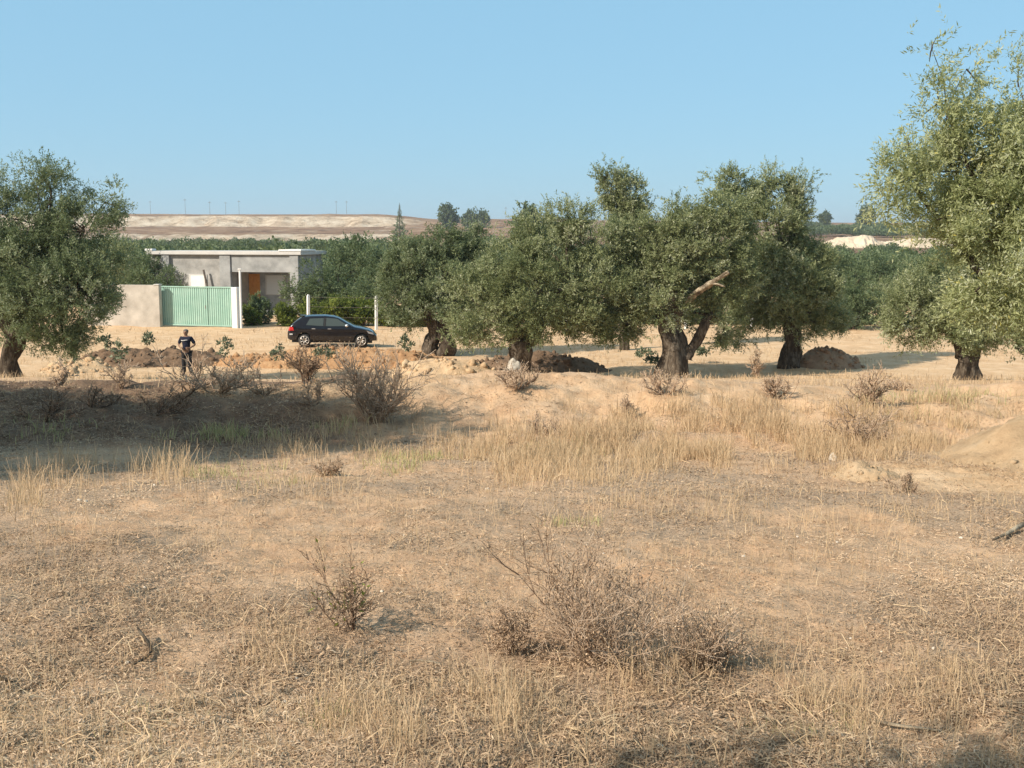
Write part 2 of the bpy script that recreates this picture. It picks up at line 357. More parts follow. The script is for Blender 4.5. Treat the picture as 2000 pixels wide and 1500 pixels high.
def wood(rs, limbs, n=12, gn=.3):            # gnarled tapered limbs: list of (points, radii)
    VV, FF, off = [], [], 0
    for pts, rad in limbs:
        pts = np.array(pts, float); rad = np.array(rad, float)
        m = max(4, int(np.linalg.norm(np.diff(pts, axis=0), axis=1).sum() / max(.05, rad.mean() * .35)))
        m = min(m * (2 if rad.mean() > .12 else 1), 60)
        s = np.linspace(0, 1, m); s0 = np.linspace(0, 1, len(pts))
        C = np.stack([np.interp(s, s0, pts[:, i]) for i in range(3)], 1)
        kk = np.array([.25, .5, .25])
        for _ in range(2):
            C[1:-1] = np.stack([np.convolve(C[:, i], kk, 'valid') for i in range(3)], 1)
        rr = np.interp(s, s0, rad)
        wv = rs.normal(size=3) * 5
        C = C + .25 * rr[:, None] * np.stack([np.sin(s * 9 + wv[0]), np.cos(s * 8 + wv[1]), 0 * s], 1)
        d = unit(np.gradient(C, axis=0)); ref = np.array([.3, 1, .1]); ref2 = np.array([1, .2, 0])
        a = unit(np.cross(d, np.where(np.abs(d @ unit(ref))[:, None] < .9, ref, ref2))); b = np.cross(d, a)
        th = np.linspace(0, 2 * np.pi, n, endpoint=False)
        ph = rs.uniform(0, 6, 5)
        S, T = np.meshgrid(s, th, indexing='ij')
        bumpy = 1 + gn * (.5 * np.sin(3 * T + ph[0] + 3 * S) + .4 * np.sin(5 * T + ph[1] - 4 * S) + .35 * np.sin(2 * T + 11 * S + ph[2]) + .3 * np.sin(7 * T + 17 * S + ph[3]))
        ll = np.linalg.norm(np.diff(pts, axis=0), axis=1).sum() / max(rad.mean(), .02)
        bumpy = bumpy + 1.5 * gn * (fbm(np.cos(T) * 1.7 + ph[4], np.sin(T) * 1.7 + S * ll * .45, 3) - .5) + .8 * gn * (fbm(np.cos(T) * 5 + ph[1], np.sin(T) * 5 + S * ll * .9 + 9, 2) - .5)
        V = C[:, None, :] + (a[:, None, :] * np.cos(T)[..., None] + b[:, None, :] * np.sin(T)[..., None]) * (rr[:, None] * bumpy)[..., None]
        i = np.arange(m * n).reshape(m, n) + off; j = np.roll(i, -1, 1)
        FF.append(np.stack([i[:-1], j[:-1], j[1:], i[1:]], -1).reshape(-1, 4)); VV.append(V.reshape(-1, 3)); off += m * n
        VV.append(C[[-1]]); cap = np.full((n // 2, 4), off)
        e = i[-1]; FF.append(np.stack([e[0::2], e[1::2], np.roll(e, -2)[0::2], np.full(n // 2, off)], -1)); off += 1
    return np.concatenate(VV), np.concatenate(FF)
def olive(name, label, cat, group, Y, base, limbs, blobs, total, seed, lm='leaf', leaf=.1, width=.03, clump=.3, spray=.34, tw=1.0, up=.45, droop=.3, depth=1.0):
    """base (px,py): foot of trunk; limbs: [[(px,py,dY)...],[r in px...]]; blobs: (px,py,dY,rx,ry) in photo pixels at the tree's own distance."""
    rs = np.random.RandomState(seed); s = Y / FPX / CP
    b = P(base[0], base[1], Y); b[2] = min(b[2], anyz(b[0], b[1]) + .05)
    root = empty(name, b, label, cat, group)
    L3 = []
    for pts, rad in limbs:
        L3.append(([P(p[0], p[1], Y + (p[2] if len(p) > 2 else 0)) - b for p in pts], [r * s for r in rad]))
    L3[0][0][0][2] = -.35
    bl = []
    for q in blobs:
        cpt = P(q[0], q[1], Y + q[2]) - b; rx, rz = q[3] * s * .88, q[4] * s * .86
        bl.append((cpt, np.array([rx, min(rx, 1.3 * rz) * .95 * depth, rz]), q[5] if len(q) > 5 else 1))
    V, F, A, cc, p, d, sl = foliage(rs, bl, total, spray, 12, leaf, width, clump, up, droop)
    tops = [l[0][-1] for l in L3]
    for q in bl:                                     # a limb into every mass of leaves, lesser ones into its clumps
        t0 = min(tops, key=lambda u: np.linalg.norm(u - q[0])); mid = (t0 + q[0]) / 2 + rs.normal(size=3) * .12 * tw + np.array([0, 0, .1 * tw])
        rr = tw * max(.02, .075 * min(1.6, q[1][0]))
        L3.append(([t0, mid, q[0]], [rr, rr * .7, rr * .35]))
    near = [(bl[int(np.argmin([np.linalg.norm(x - q[0]) for q in bl]))][0], x) for x in cc[rs.choice(len(cc), min(len(cc), 60), replace=False)]]
    for a0, x in near: L3.append(([a0, (a0 + x) / 2 + rs.normal(size=3) * .06 * tw, x], [.028 * tw, .018 * tw, .008 * tw]))
    Vw, Fw = wood(rs, L3, 20)
    mesh_np('trunk', Vw, Fw, M['bark'], root, smooth=True)
    mesh_np('crown', V, F, M[lm], root, attrs={'rnd': A})
    return root, b, s

OL = 'olive trees in the row beyond the dry field'
olive('olive_tree', 'big dark olive tree at the left edge standing before the concrete wall', 'tree', OL, 38, (20, 738),
      [([(20, 740), (22, 700), (28, 650), (30, 600)], [22, 16, 15, 13]), ([(28, 655), (70, 600), (110, 560)], [14, 10, 7]), ([(25, 655), (-20, 590), (-40, 540)], [14, 10, 7])],
      [(70, 530, 0, 120, 105), (150, 565, -.5, 85, 85), (40, 430, .3, 80, 70), (100, 385, 0, 48, 60, .8), (70, 345, 0, 26, 30, .8), (120, 355, .2, 26, 28, .7), (205, 395, .3, 36, 36, .6), (165, 450, 0, 65, 55), (-50, 470, 0, 90, 110), (188, 592, 0, 36, 42),
       (105, 640, -.4, 68, 36), (125, 662, -.6, 72, 24, .8), (30, 650, -.3, 60, 26, .7), (-30, 610, .5, 80, 60), (10, 375, .3, 26, 50, .8), (210, 500, .4, 40, 50, .7), (60, 600, -1, 70, 50), (75, 665, .2, 28, 18, .6), (225, 375, .2, 16, 24, .5)], 165000, 3, lm='leaf_dark')
olive('olive_tree', 'dark round olive tree with a twin trunk just right of the black car', 'tree', OL, 50.5, (856, 694),
      [([(846, 698), (842, 670), (850, 640), (835, 600)], [18, 13, 14, 10]), ([(866, 698), (871, 670), (866, 640), (885, 590)], [16, 13, 12, 9]), ([(850, 640), (800, 590)], [9, 6])],
      [(850, 545, 0, 85, 72), (800, 510, 0, 48, 46), (875, 485, .3, 62, 36), (778, 560, 0, 38, 50), (925, 520, .4, 46, 56), (855, 605, -.5, 76, 32), (900, 580, 0, 50, 50), (790, 610, 0, 40, 24), (930, 470, .4, 26, 30, .7)], 120000, 4, lm='leaf_dark', leaf=.115, width=.036)
C_, bC, sC = olive('olive_tree', 'broad light green olive tree with a pale patch at its trunk foot', 'tree', OL, 42, (1014, 728),
      [([(1014, 730), (1012, 700), (1022, 675), (1040, 648)], [25, 18, 20, 18]), ([(1012, 690), (1003, 660), (985, 625)], [14, 11, 8]), ([(1030, 665), (1068, 610), (1110, 575)], [14, 9, 6])],
      [(1050, 570, -.4, 120, 82), (950, 600, 0, 72, 66), (1150, 572, 0, 105, 84), (1070, 492, .2, 85, 52), (1160, 468, .3, 76, 54), (1000, 520, .2, 66, 50), (1110, 432, .2, 48, 32, .8), (1200, 625, 0, 62, 40), (915, 640, .1, 40, 32), (1080, 632, -.7, 110, 34), (1235, 530, .3, 56, 66), (1040, 440, .6, 34, 26, .5), (900, 560, .2, 30, 40, .7), (985, 665, 0, 60, 14, .5), (1190, 655, 0, 30, 16, .6)], 165000, 5, lm='leaf', leaf=.11, width=.033)
D, bD, sD = olive('olive_tree', 'old olive tree with the thickest gnarled trunk and a broken pale limb', 'tree', OL, 42, (1316, 728),
      [([(1316, 732), (1312, 690), (1306, 640), (1315, 600), (1330, 560)], [31, 23, 20, 22, 18]), ([(1335, 700), (1352, 680), (1370, 650), (1388, 615)], [16, 10, 9, 7]), ([(1312, 610), (1280, 570), (1255, 540)], [15, 10, 7])],
      [(1335, 505, .3, 85, 80), (1280, 540, 0, 72, 72), (1243, 592, 0, 52, 48), (1400, 470, .4, 74, 70), (1415, 405, .3, 42, 50, .8), (1300, 455, .2, 56, 46), (1385, 570, .6, 52, 40), (1222, 640, 0, 30, 24, .7), (1415, 640, .4, 36, 34, .8), (1350, 440, .3, 56, 44), (1440, 545, .5, 50, 60), (1290, 600, -.6, 50, 32, .8), (1255, 482, .3, 52, 48), (1350, 612, .5, 46, 30, .7), (1320, 415, .3, 22, 26, .4)], 145000, 6, leaf=.11, width=.033)
rsb = np.random.RandomState(2)
Vw, Fw = wood(rsb, [([P(1003, 734, 41.75) - bC, P(1004, 718, 41.72) - bC, P(1008, 703, 41.78) - bC], [.3, .27, .16])], 16, .3)
mesh_np('bleached_foot', Vw, Fw, M['stone_pale'], C_, smooth=True)
Vw, Fw = wood(rsb, [([P(1322, 606, 42) - bD, P(1360, 572, 41.2) - bD, P(1395, 548, 40.7) - bD, P(1424, 531, 40.4) - bD], [.15, .105, .085, .055]), ([P(1385, 553, 40.8) - bD, P(1402, 555, 40.6) - bD, P(1416, 560, 40.5) - bD], [.055, .04, .025])], 14, .45)
mesh_np('broken_limb', Vw, Fw, M['barkpale'], D, smooth=True)
olive('olive_tree', 'tall olive tree with two upright tufts and a forked trunk beside a brown soil heap', 'tree', OL, 46, (1544, 712),
      [([(1540, 716), (1537, 690), (1545, 660), (1535, 610)], [17, 12, 11, 9]), ([(1549, 714), (1556, 690), (1553, 672), (1562, 655), (1560, 630)], [14, 10, 7, 4, 4])],
      [(1520, 565, 0, 92, 80), (1500, 450, 0, 78, 76), (1435, 365, 0, 42, 26, .7), (1405, 352, 0, 22, 18, .6), (1450, 400, 0, 46, 40, .9), (1515, 385, .2, 44, 40, .9), (1555, 410, .2, 38, 50, .9), (1570, 520, .3, 64, 70), (1600, 590, .2, 60, 52), (1470, 590, 0, 54, 62), (1425, 650, 0, 26, 26, .7), (1503, 348, 0, 16, 22, .5), (1560, 365, .2, 24, 26, .6), (1480, 520, 0, 70, 60), (1640, 620, .6, 46, 30, .7), (1560, 630, 0, 70, 26, .8)], 155000, 7, leaf=.118, width=.035)
olive('olive_tree', 'round bright green olive tree with a stout split trunk near the right edge', 'tree', OL, 35, (1890, 738),
      [([(1884, 742), (1882, 712), (1888, 685), (1875, 640)], [21, 17, 18, 13]), ([(1904, 740), (1902, 712), (1896, 690), (1920, 640)], [13, 11, 12, 10])],
      [(1782, 610, 0, 54, 66), (1880, 625, -.3, 72, 52), (1960, 620, 0, 56, 54), (1850, 565, .2, 86, 56), (1940, 545, .2, 78, 70), (1890, 660, -.5, 46, 20, .8), (1985, 680, .4, 20, 18, .5), (2010, 590, 0, 60, 70)], 120000, 8)
olive('olive_tree', 'nearest silvery olive tree reaching in from the right edge against the sky', 'tree', 'olive trees close to the camera', 12, (2150, 960),
      [([(2150, 965), (2145, 860), (2120, 760), (2080, 640)], [42, 36, 32, 24]), ([(2120, 760), (2010, 560), (1930, 430), (1850, 220)], [18, 11, 6, 2]), ([(2100, 700), (2060, 430), (2000, 230)], [18, 10, 3]), ([(2100, 700), (1960, 590), (1860, 460), (1780, 360)], [14, 9, 6, 3])],
      [(1870, 335, 0, 90, 74), (1965, 400, 0, 105, 95), (1835, 200, 0, 48, 56, .45), (1888, 135, .1, 36, 46, .35), (1820, 95, 0, 16, 38, .18), (1765, 350, -.1, 52, 44, .55), (1990, 170, .2, 40, 76, .4), (1915, 475, -.2, 80, 60), (1960, 555, -.3, 76, 60), (1842, 265, 0, 54, 50, .55), (2060, 350, .2, 110, 170), (2070, 520, .2, 110, 105), (1940, 265, .1, 70, 66, .7), (1735, 385, 0, 38, 30, .4), (1830, 430, -.3, 50, 34, .6), (1905, 570, -.4, 40, 40, .6), (1775, 280, 0, 24, 40, .3), (1985, 290, 0, 66, 80, .8), (1985, 615, -.2, 40, 34, .7)],
      140000, 9, lm='leaf_silver', leaf=.055, width=.0132, tw=.32, clump=.17, spray=.2)
# the trees standing just outside the left of the view whose shade lies over the bank and the bottom edge
def free_olive(name, label, group, x, y, r, h, seed, total, thin=1.0):
    rs = np.random.RandomState(seed); b = np.array([x, y, anyz(x, y)]); root = empty(name, b, label, 'tree', group)
    limbs = [([(0, 0, -.3), (.05, .05, .6), (-.05, 0, 1.2), (.1, 0, h * .5)], [.34, .24, .22, .14]), ([(0, 0, 1), (.6, .3, 1.8), (1.0, .6, 2.4)], [.15, .1, .06]), ([(0, 0, 1), (-.5, -.5, 1.9), (-.8, -.8, 2.6)], [.15, .1, .06])]
    bl = []
    for k in range(9):
        a = k * 2.4 + rs.uniform(0, .5); q = r * rs.uniform(.35, .7)
        bl.append((np.array([math.cos(a) * q, math.sin(a) * q, h * rs.uniform(.36, .72)]), np.array([r * .42, r * .42, h * .2])))
    bl.append((np.array([0, 0, h * .78]), np.array([r * .5, r * .5, h * .2])))
    V, F, A, cc, p, d, sl = foliage(rs, bl, total, .34, 12, .1, .03, .3)
    for q in bl: limbs.append(([(0, 0, h * .3), q[0] * .6 + np.array([0, 0, .3]), q[0]], [.08, .05, .02]))
    Vw, Fw = wood(rs, limbs); mesh_np('trunk', Vw, Fw, M['bark'], root, smooth=True); mesh_np('crown', V, F, M['leaf'], root, attrs={'rnd': A})
    return root
free_olive('olive_tree', 'olive tree out of view that shades the bank on the left', 'olive trees close to the camera', -9.9, 10.9, 3.2, 6.1, 21, 150000)
free_olive('olive_tree', 'farther olive tree out of view that shades the left end of the bank', 'olive trees close to the camera', -13.4, 11.8, 3.2, 5.4, 23, 130000)
free_olive('olive_tree', 'olive tree out of view whose shade touches the bottom edge', 'olive trees close to the camera', -2.85, -.98, 1.8, 5.0, 22, 60000)

# grove: five kinds of tree, copied to their places
def grove_proto(name, label, cat, seed, w_, h, total, lm, shape=1.0):
    rs = np.random.RandomState(seed); root = empty(name, (0, 0, 0), label, cat, 'trees of the olive grove beyond the fence')
    bl = []
    for k in range(11):
        a = k * 2.4; q = w_ * .5 * rs.uniform(.25, .68)
        bl.append((np.array([math.cos(a) * q, math.sin(a) * q, h * rs.uniform(.22, .74)]), np.array([w_ * .22, w_ * .22, h * .19])))
    bl.append((np.array([0, 0, h * .82]), np.array([w_ * .2, w_ * .2, h * .17])))
    V, F, A, cc, p, d, sl = foliage(rs, bl, total, .5, 10, .2, .075, .42)
    limbs = [([(0, 0, -.4), (.1, .05, .7), (0, .1, 1.4), (.1, 0, h * .5)], [.34, .26, .22, .12])]
    for q in bl: limbs.append(([(0, 0, 1.1), q[0] * .6, q[0]], [.1, .06, .03]))
    Vw, Fw = wood(rs, limbs, 8); mesh_np('trunk', Vw, Fw, M['bark'], root, smooth=True); mesh_np('crown', V, F, M[lm], root, attrs={'rnd': A})
    root['h'] = h; root['w'] = w_
    return root
protos = [grove_proto('olive_tree', '', 'tree', 40 + i, w_, h, n, lm) for i, (w_, h, n, lm) in enumerate([(6, 5, 15000, 'leaf_far'), (5, 5.5, 14000, 'leaf_far'), (7, 5, 17000, 'leaf'), (4.5, 4.6, 12000, 'leaf_far')])]
used = [False] * 4
rg = random.Random(5)
def grove(px, toppy, Y, wpx, label, k=None, group='trees of the olive grove beyond the fence'):
    k = rg.randrange(4) if k is None else k
    pr = protos[k]; o = copy_tree(pr) if used[k] else pr; used[k] = True
    c = P(px, toppy, Y); z0 = anyz(c[0], c[1]); hh = max(1.5, c[2] - z0)
    o.location = (c[0], c[1], z0); sxy = wpx * Y / FPX / pr['w']; o.scale = (sxy, sxy, hh / pr['h']); o.rotation_euler = (0, 0, rg.uniform(0, 6.28))
    tag(o, label, 'tree', group); return o
GV = [(232, 462, 84, 130, 'olive tree behind the wall, next to the big left tree crown'), (285, 492, 80, 120, 'olive tree directly behind the concrete wall left of the house'), (326, 520, 76, 70, 'small olive tree in front of the left corner of the house'),
      (640, 492, 92, 120, 'green tree right behind the right end of the house roof'), (700, 458, 84, 120, 'tallest green tree between the house and the twin trunk olive'), (745, 480, 80, 110, 'dark tree behind the right fence post by the car'),
      (612, 508, 74, 120, 'low olive tree in front of the house porch corner'), (660, 520, 74, 120, 'olive tree behind the yellow hedge above the car roof'), (720, 525, 72, 100, 'olive tree behind the yellow hedge above the car bonnet'),
      (905, 455, 92, 90, 'dark tree peeping over the twin trunk olive'), (955, 470, 88, 90, 'dark tree between the twin trunk olive and the broad olive'), (1000, 480, 90, 80, 'pale green tree behind the broad olive'),
      (1640, 488, 84, 130, 'olive tree just right of the tall tufted olive'), (1712, 492, 88, 130, 'olive tree below the white sand heap'), (1790, 486, 92, 130, 'olive tree behind the round bright green olive'), (1672, 530, 66, 120, 'low dark olive tree behind the brown soil heap'),
      (1730, 545, 68, 110, 'low dark olive tree left of the round bright green olive'), (1610, 560, 66, 90, 'low olive tree touching the tall tufted olive on its right'), (1860, 482, 96, 140, 'olive tree behind the nearest silvery olive'), (1960, 470, 90, 150, 'olive tree at the right edge behind the silvery olive'),
      (1270, 500, 80, 130, 'olive tree seen behind the broken limb olive on its left'), (1380, 520, 74, 130, 'olive tree seen behind the broken limb of the old olive'), (1465, 560, 70, 110, 'olive tree between the two tall middle olives'), (1120, 540, 76, 150, 'olive tree behind the broad light green olive'), (840, 520, 80, 130, 'olive tree behind the twin trunk olive'),
      (150, 470, 90, 150, 'olive tree behind the big left olive'), (40, 480, 90, 150, 'olive tree at the left edge behind the big olive')]
for q in GV: grove(*q)

# tall slender tree behind the broad olive
olive('slender_tree', 'slender tall tree top rising alone above the row of olives', 'tree', None, 54, (1222, 665), [([(1222, 668), (1218, 560), (1215, 450), (1210, 400)], [9, 7, 5, 4])],
      [(1194, 365, 0, 26, 30), (1233, 386, 0, 27, 34), (1212, 405, 0, 24, 24), (1184, 346, 0, 14, 15, .7), (1248, 400, 0, 18, 22, .7), (1218, 350, 0, 14, 16, .6), (1200, 440, .2, 30, 24, .7), (1240, 450, 0, 26, 28, .7)], 24000, 12, leaf=.13, width=.045, clump=.35, lm='leaf')

# far woods, one mass of crowns
def woods(name, label, spots, seed, lm='leaf_far'):
    rs = np.random.RandomState(seed); Vs, Fs, As, off = [], [], [], 0
    for (x, y, rr, h) in spots:
        n = int(330 + 120 * rr); d = unit(rs.normal(size=(n, 3))); d[:, 2] = np.abs(d[:, 2]) * 1.1 - .15
        lump = 1 + .25 * np.sin(d[:, 0] * 5 + x) * np.cos(d[:, 1] * 4 + y)
        p = np.array([x, y, anyz(x, y) + h * .4]) + d * lump[:, None] * rs.uniform(.6, 1.0, (n, 1)) * np.array([rr, rr, h * .6])
        dirs = unit(d + rs.normal(size=(n, 3)) * .7); nn = unit(rs.normal(size=(n, 3)) + np.array([0, 0, .4]))
        sz = rr * rs.uniform(.08, .2, n)
        V, F, A = leaves_mesh(p, dirs, nn, sz, sz * .75, np.clip(.45 + rs.normal(0, .18, n) + rs.normal(0, .1), 0, 1))
        Vs.append(V); Fs.append(F + off); As.append(A); off += len(V)
    o = mesh_np(name, np.concatenate(Vs), np.concatenate(Fs), M[lm], None, {'rnd': np.concatenate(As)})
    return tag(o, label, 'woodland', None, 'stuff')
rw = random.Random(8)
sp = []
for _ in range(300):
    Y = rw.uniform(120, 330); px = rw.uniform(-150, 1060); sp.append(((px - 1000) / FPX * Y, Y, rw.uniform(1.8, 3.8), rw.uniform(2.0, 5.3)))
for _ in range(130):
    Y = rw.uniform(330, 540); px = rw.uniform(120, 700); sp.append(((px - 1000) / FPX * Y, Y, rw.uniform(2.5, 4.5), rw.uniform(2.2, 4.4)))
woods('grove_woodland', 'distant green grove spread out below the sandy hill', sp, 31)
sp = []
for _ in range(260):
    Y = rw.uniform(110, 300); px = rw.uniform(1020, 2300); sp.append(((px - 1000) / FPX * Y, Y, rw.uniform(1.8, 3.2), rw.uniform(2.6, 3.6)))
for _ in range(230):
    Y = rw.uniform(560, 720); px = rw.uniform(1560, 2300); sp.append(((px - 1000) / FPX * Y, Y, rw.uniform(3, 6), rw.uniform(3, 6)))
woods('scrub_woodland', 'distant dark scrub on the right below the plateau around the white sand', sp, 32)

# ridge trees, far poles
def far_tree(px, top, bot, wpx, Y, label, cat='tree', seed=1, group='lone trees on the far ridge', n=900):
    rs = np.random.RandomState(seed); s = Y / FPX; b = P(px, bot, Y); b[2] = anyz(b[0], b[1]); h = P(px, top, Y)[2] - b[2]; wr = wpx * s / 2
    root = empty('ridge_tree', b, label, cat, group)
    bl = [(np.array([rs.uniform(-.5, .5) * wr, rs.uniform(-.5, .5) * wr, h * rs.uniform(.25, .75)]), np.array([wr * .6, wr * .6, h * .28])) for _ in range(6)]
    V, F, A, *_ = foliage(rs, bl, n * 10, h * .12, 10, h * .07, h * .045, h * .12)
    mesh_np('crown', V, F, M['leaf_far'], root, attrs={'rnd': A})
    Vw, Fw = wood(rs, [([(0, 0, -1), (0, 0, h * .3), (.1, 0, h * .6)], [h * .05, h * .035, h * .02])], 6); mesh_np('trunk', Vw, Fw, M['bark'], root)
for i, q in enumerate([(878, 404, 446, 44, 640, 'large dark round tree standing out against the ridge'), (918, 412, 430, 30, 700, 'small dark tree right beside the large ridge tree'), (943, 413, 430, 26, 700, 'outermost dark tree of the ridge clump'),
                       (1612, 411, 436, 18, 760, 'small upright tree alone above the white sand heap'), (1690, 402, 436, 26, 760, 'dark round tree on the plateau beside the silvery olive'), (1045, 404, 450, 70, 300, 'dark bushy trees above the broad olive, left of its top')]):
    far_tree(*q, seed=50 + i)
def conifer(px, top, bot, Y, label):
    rs = np.random.RandomState(77); b = P(px, bot, Y); b[2] = anyz(b[0], b[1]); h = P(px, top, Y)[2] - b[2]
    root = empty('conifer', b, label, 'tree'); n = 2600; u = rs.uniform(0, 1, n) ** 1.4; a = rs.uniform(0, 6.28, n)
    rad = (1 - u) ** 1.25 * h * .32 * rs.uniform(.2, 1, n) * (.7 + .3 * np.sin(u * 40)) + .1
    p = np.stack([np.cos(a) * rad, np.sin(a) * rad, h * (.06 + .9 * u)], 1); d = unit(np.stack([np.cos(a), np.sin(a), 0 * a + .1], 1) + rs.normal(size=(n, 3)) * .3)
    V, F, A = leaves_mesh(p, d, unit(rs.normal(size=(n, 3)) + np.array([0, 0, 1])), h * .05 * (1.2 - u), h * .022 * (1.2 - u), np.clip(.7 + rs.normal(0, .2, n), 0, 1))
    mesh_np('crown', V, F, M['leaf_far'], root, attrs={'rnd': A}); Vw, Fw = wood(rs, [([(0, 0, -1), (0, 0, h * .5), (0, 0, h)], [h * .02, h * .013, h * .004])], 6); mesh_np('trunk', Vw, Fw, M['bark'], root)
conifer(781, 396, 458, 420, 'pale spire shaped conifer rising before the ridge')
M['pole'] = noisy('pole_wood', (.16, .14, .13), (.24, .21, .19), 2)
pl_lab = ['utility pole at the far left end of the ridge line', 'tallest utility pole on the ridge above the house roof corner', 'utility pole on the ridge, first of a close trio', 'utility pole on the ridge, middle of a close trio', 'utility pole on the ridge, last of a close trio', 'utility pole on the ridge above the right end of the house, left of a pair', 'utility pole on the ridge right of the house, right of a pair', 'lone utility pole on the ridge right of the dark tree clump']
for (px, top), lb in zip([(294, 392), (362, 388), (410, 393), (441, 394), (467, 391), (657, 392), (677, 392), (988, 404)], pl_lab):
    Y = 880; b = P(px, 416, Y); b[2] = anyz(b[0], b[1]); h = P(px, top, Y)[2] - b[2]
    r = empty('utility_pole', b, lb, 'pole', 'utility poles on the ridge')
    MB().tube([(0, 0, -1), (0, 0, h)], [.15, .1], 6).build('mast', M['pole'], r)
    MB().box(-1.1, -.1, h - 1.1, 1.1, .1, h - .85).build('crossarm', M['pole'], r)

# ------------------------------------------------------------------ heaps of soil
CLODS = {}
def mound(name, label, cat, px0, px1, Y, h, ry, m, seed, skew=0., rough=.28, group='heaps of dug soil', cols=110, rws=60, pw=1.0, lum=1.3):
    x0 = P(px0, 700, Y)[0]; x1 = P(px1, 700, Y)[0]; cx = (x0 + x1) / 2; rx = (x1 - x0) / 2
    z0 = anyz(cx, Y); u = np.linspace(-1.15, 1.15, cols); v = np.linspace(-1.15, 1.15, rws); U, Vv = np.meshgrid(u, v)
    X = cx + U * rx; Yy = Y + Vv * ry; rad = np.sqrt((np.abs(U + skew * (1 - U * U))) ** 2.6 + Vv ** 2) + .3 * (fbm(X * .8 + seed, Yy * .8, 3) - .5)
    hh = h * (1 - sm(0, 1, rad)) ** pw * (1 + rough * 2 * (fbm(X * lum + seed * 3, Yy * lum, 4) - .5)) + .55 * max(h, .5) * rough * (fbm(X * 5 + seed, Yy * 5, 4, .65) - .5) * (1 - sm(.8, 1.0, rad))
    gx = gz(X, Yy) if Y < 120 else hillz(X, Yy) - .12
    Z = gx + hh - .05 - .35 * sm(.95, 1.1, rad)
    o = empty(name, (cx, Y, z0), label, cat, group)
    Vx = np.stack([X - cx, Yy - Y, Z - z0], -1).reshape(-1, 3)
    COL.objects.unlink(o); bpy.data.objects.remove(o)
    if Y < 60:
        rc = np.random.RandomState(int(seed) + 900); kz = np.argwhere(hh > .03)
        kz = kz[rc.choice(len(kz), min(len(kz), int(60 + 26 * rx * ry)))]
        CLODS.setdefault(m.name, [m, []])[1].append(np.concatenate([Vx.reshape(rws, cols, 3)[kz[:, 0], kz[:, 1]] + np.array([cx, Y, z0]), (rc.gamma(2.2, .028, (len(kz), 1)) + .012) * (Y / 45) ** .7 * (.5 if Y < 20 else 1)], 1))
    o = mesh_np(name, Vx, grid(rws, cols, 0, 0), m, smooth=True); o.location = (cx, Y, z0)
    return tag(o, label, cat, group)
mound('dirt_mound', 'long dark brown soil heap behind the standing person', 'dirt heap', 120, 470, 47.5, .58, 1.3, M['dirt_dark'], 3, 0, .5, pw=.4, lum=2.2)
mound('dirt_mound', 'low sandy soil heap beside the big left olive trunk', 'dirt heap', 60, 250, 45, .55, 1.3, M['dirt_sand'], 13, 0, .5)
mound('dirt_mound', 'reddish soil heap between the person and the black car', 'dirt heap', 400, 680, 47, .5, 1.3, M['dirt_red'], 4, 0, .5, pw=.45, lum=2.2)
mound('dirt_mound', 'long orange soil heap hiding the wheels of the black car', 'dirt heap', 480, 930, 46.5, .74, 1.2, M['dirt_red'], 5, .1, .34, pw=.42, lum=2.6)
mound('dirt_mound', 'sandy heap running down to the pale footed olive trunk', 'dirt heap', 740, 1000, 43.6, .6, 1.3, M['dirt_sand'], 6, .1, .3, pw=.8)
mound('dirt_mound', 'dark brown dug earth behind the pale footed olive trunk', 'dirt heap', 905, 1200, 45.3, .7, 1.2, M['dirt_dark'], 7, 0, .3, pw=.45)
mound('dirt_mound', 'smooth rounded brown soil heap right of the forked olive trunk', 'dirt heap', 1548, 1685, 46.8, .82, 1.4, M['dirt_brown'], 8, .1, .18, pw=.6, lum=1.6)
mound('sand_mound', 'yellow sand heap at the right edge of the dry field', 'sand heap', 1790, 2560, 12.4, 1.02, 1.5, M['dirt_sand'], 9, .0, .22, lum=1.2, pw=1.5)
mound('sand_mound', 'small sandy hump in the dry grass near the right edge', 'sand heap', 1620, 1780, 10.9, .14, .6, M['dirt_sand'], 10, .0, .5, pw=.8, lum=2.5)
WS = 'white sand heaps in the distance'
mound('sand_heap', 'pale white sand heap with a cone top, left of the distant pair', 'sand heap', 1575, 1740, 400, 3.7, 14, M['white_sand'], 11, .0, .14, WS, lum=.15)
mound('sand_heap', 'sharper white sand cone between the two broad heaps', 'sand heap', 1640, 1720, 395, 4.3, 8, M['white_sand'], 15, .0, .1, WS, lum=.15)
mound('sand_heap', 'long flat white sand heap, right of the distant pair', 'sand heap', 1660, 1900, 405, 3.2, 14, M['white_sand'], 12, -.2, .15, WS, pw=.6, lum=.12)
bmi = bmesh.new(); bmesh.ops.create_icosphere(bmi, subdivisions=1, radius=1.0)
ICO_V = np.array([v.co for v in bmi.verts]); ICO_F = np.array([[v.index for v in f.verts] for f in bmi.faces]); bmi.free()
for nm, (m_, arr) in CLODS.items():
    a = np.concatenate(arr); rc = np.random.RandomState(5); n = len(a)
    V = ICO_V[None] * (a[:, 3, None, None] * rc.uniform(.6, 1.3, (n, len(ICO_V), 1))) * rc.uniform(.6, 1.3, (n, 1, 3)) + a[:, None, :3]
    F = ICO_F[None] + (np.arange(n) * len(ICO_V))[:, None, None]
    tag(mesh_np('soil_clods', V.reshape(-1, 3), F.reshape(-1, 3), m_), {'dug_brown_soil': 'crumbly brown clods on the rounded soil heap', 'damp_shaded_soil': 'dark crumbly clods on the dark dug heaps', 'dug_red_soil': 'reddish clods on the heaps by the car', 'dug_sand': 'sandy clods on the yellow heaps'}[nm], 'clods', None, 'stuff')
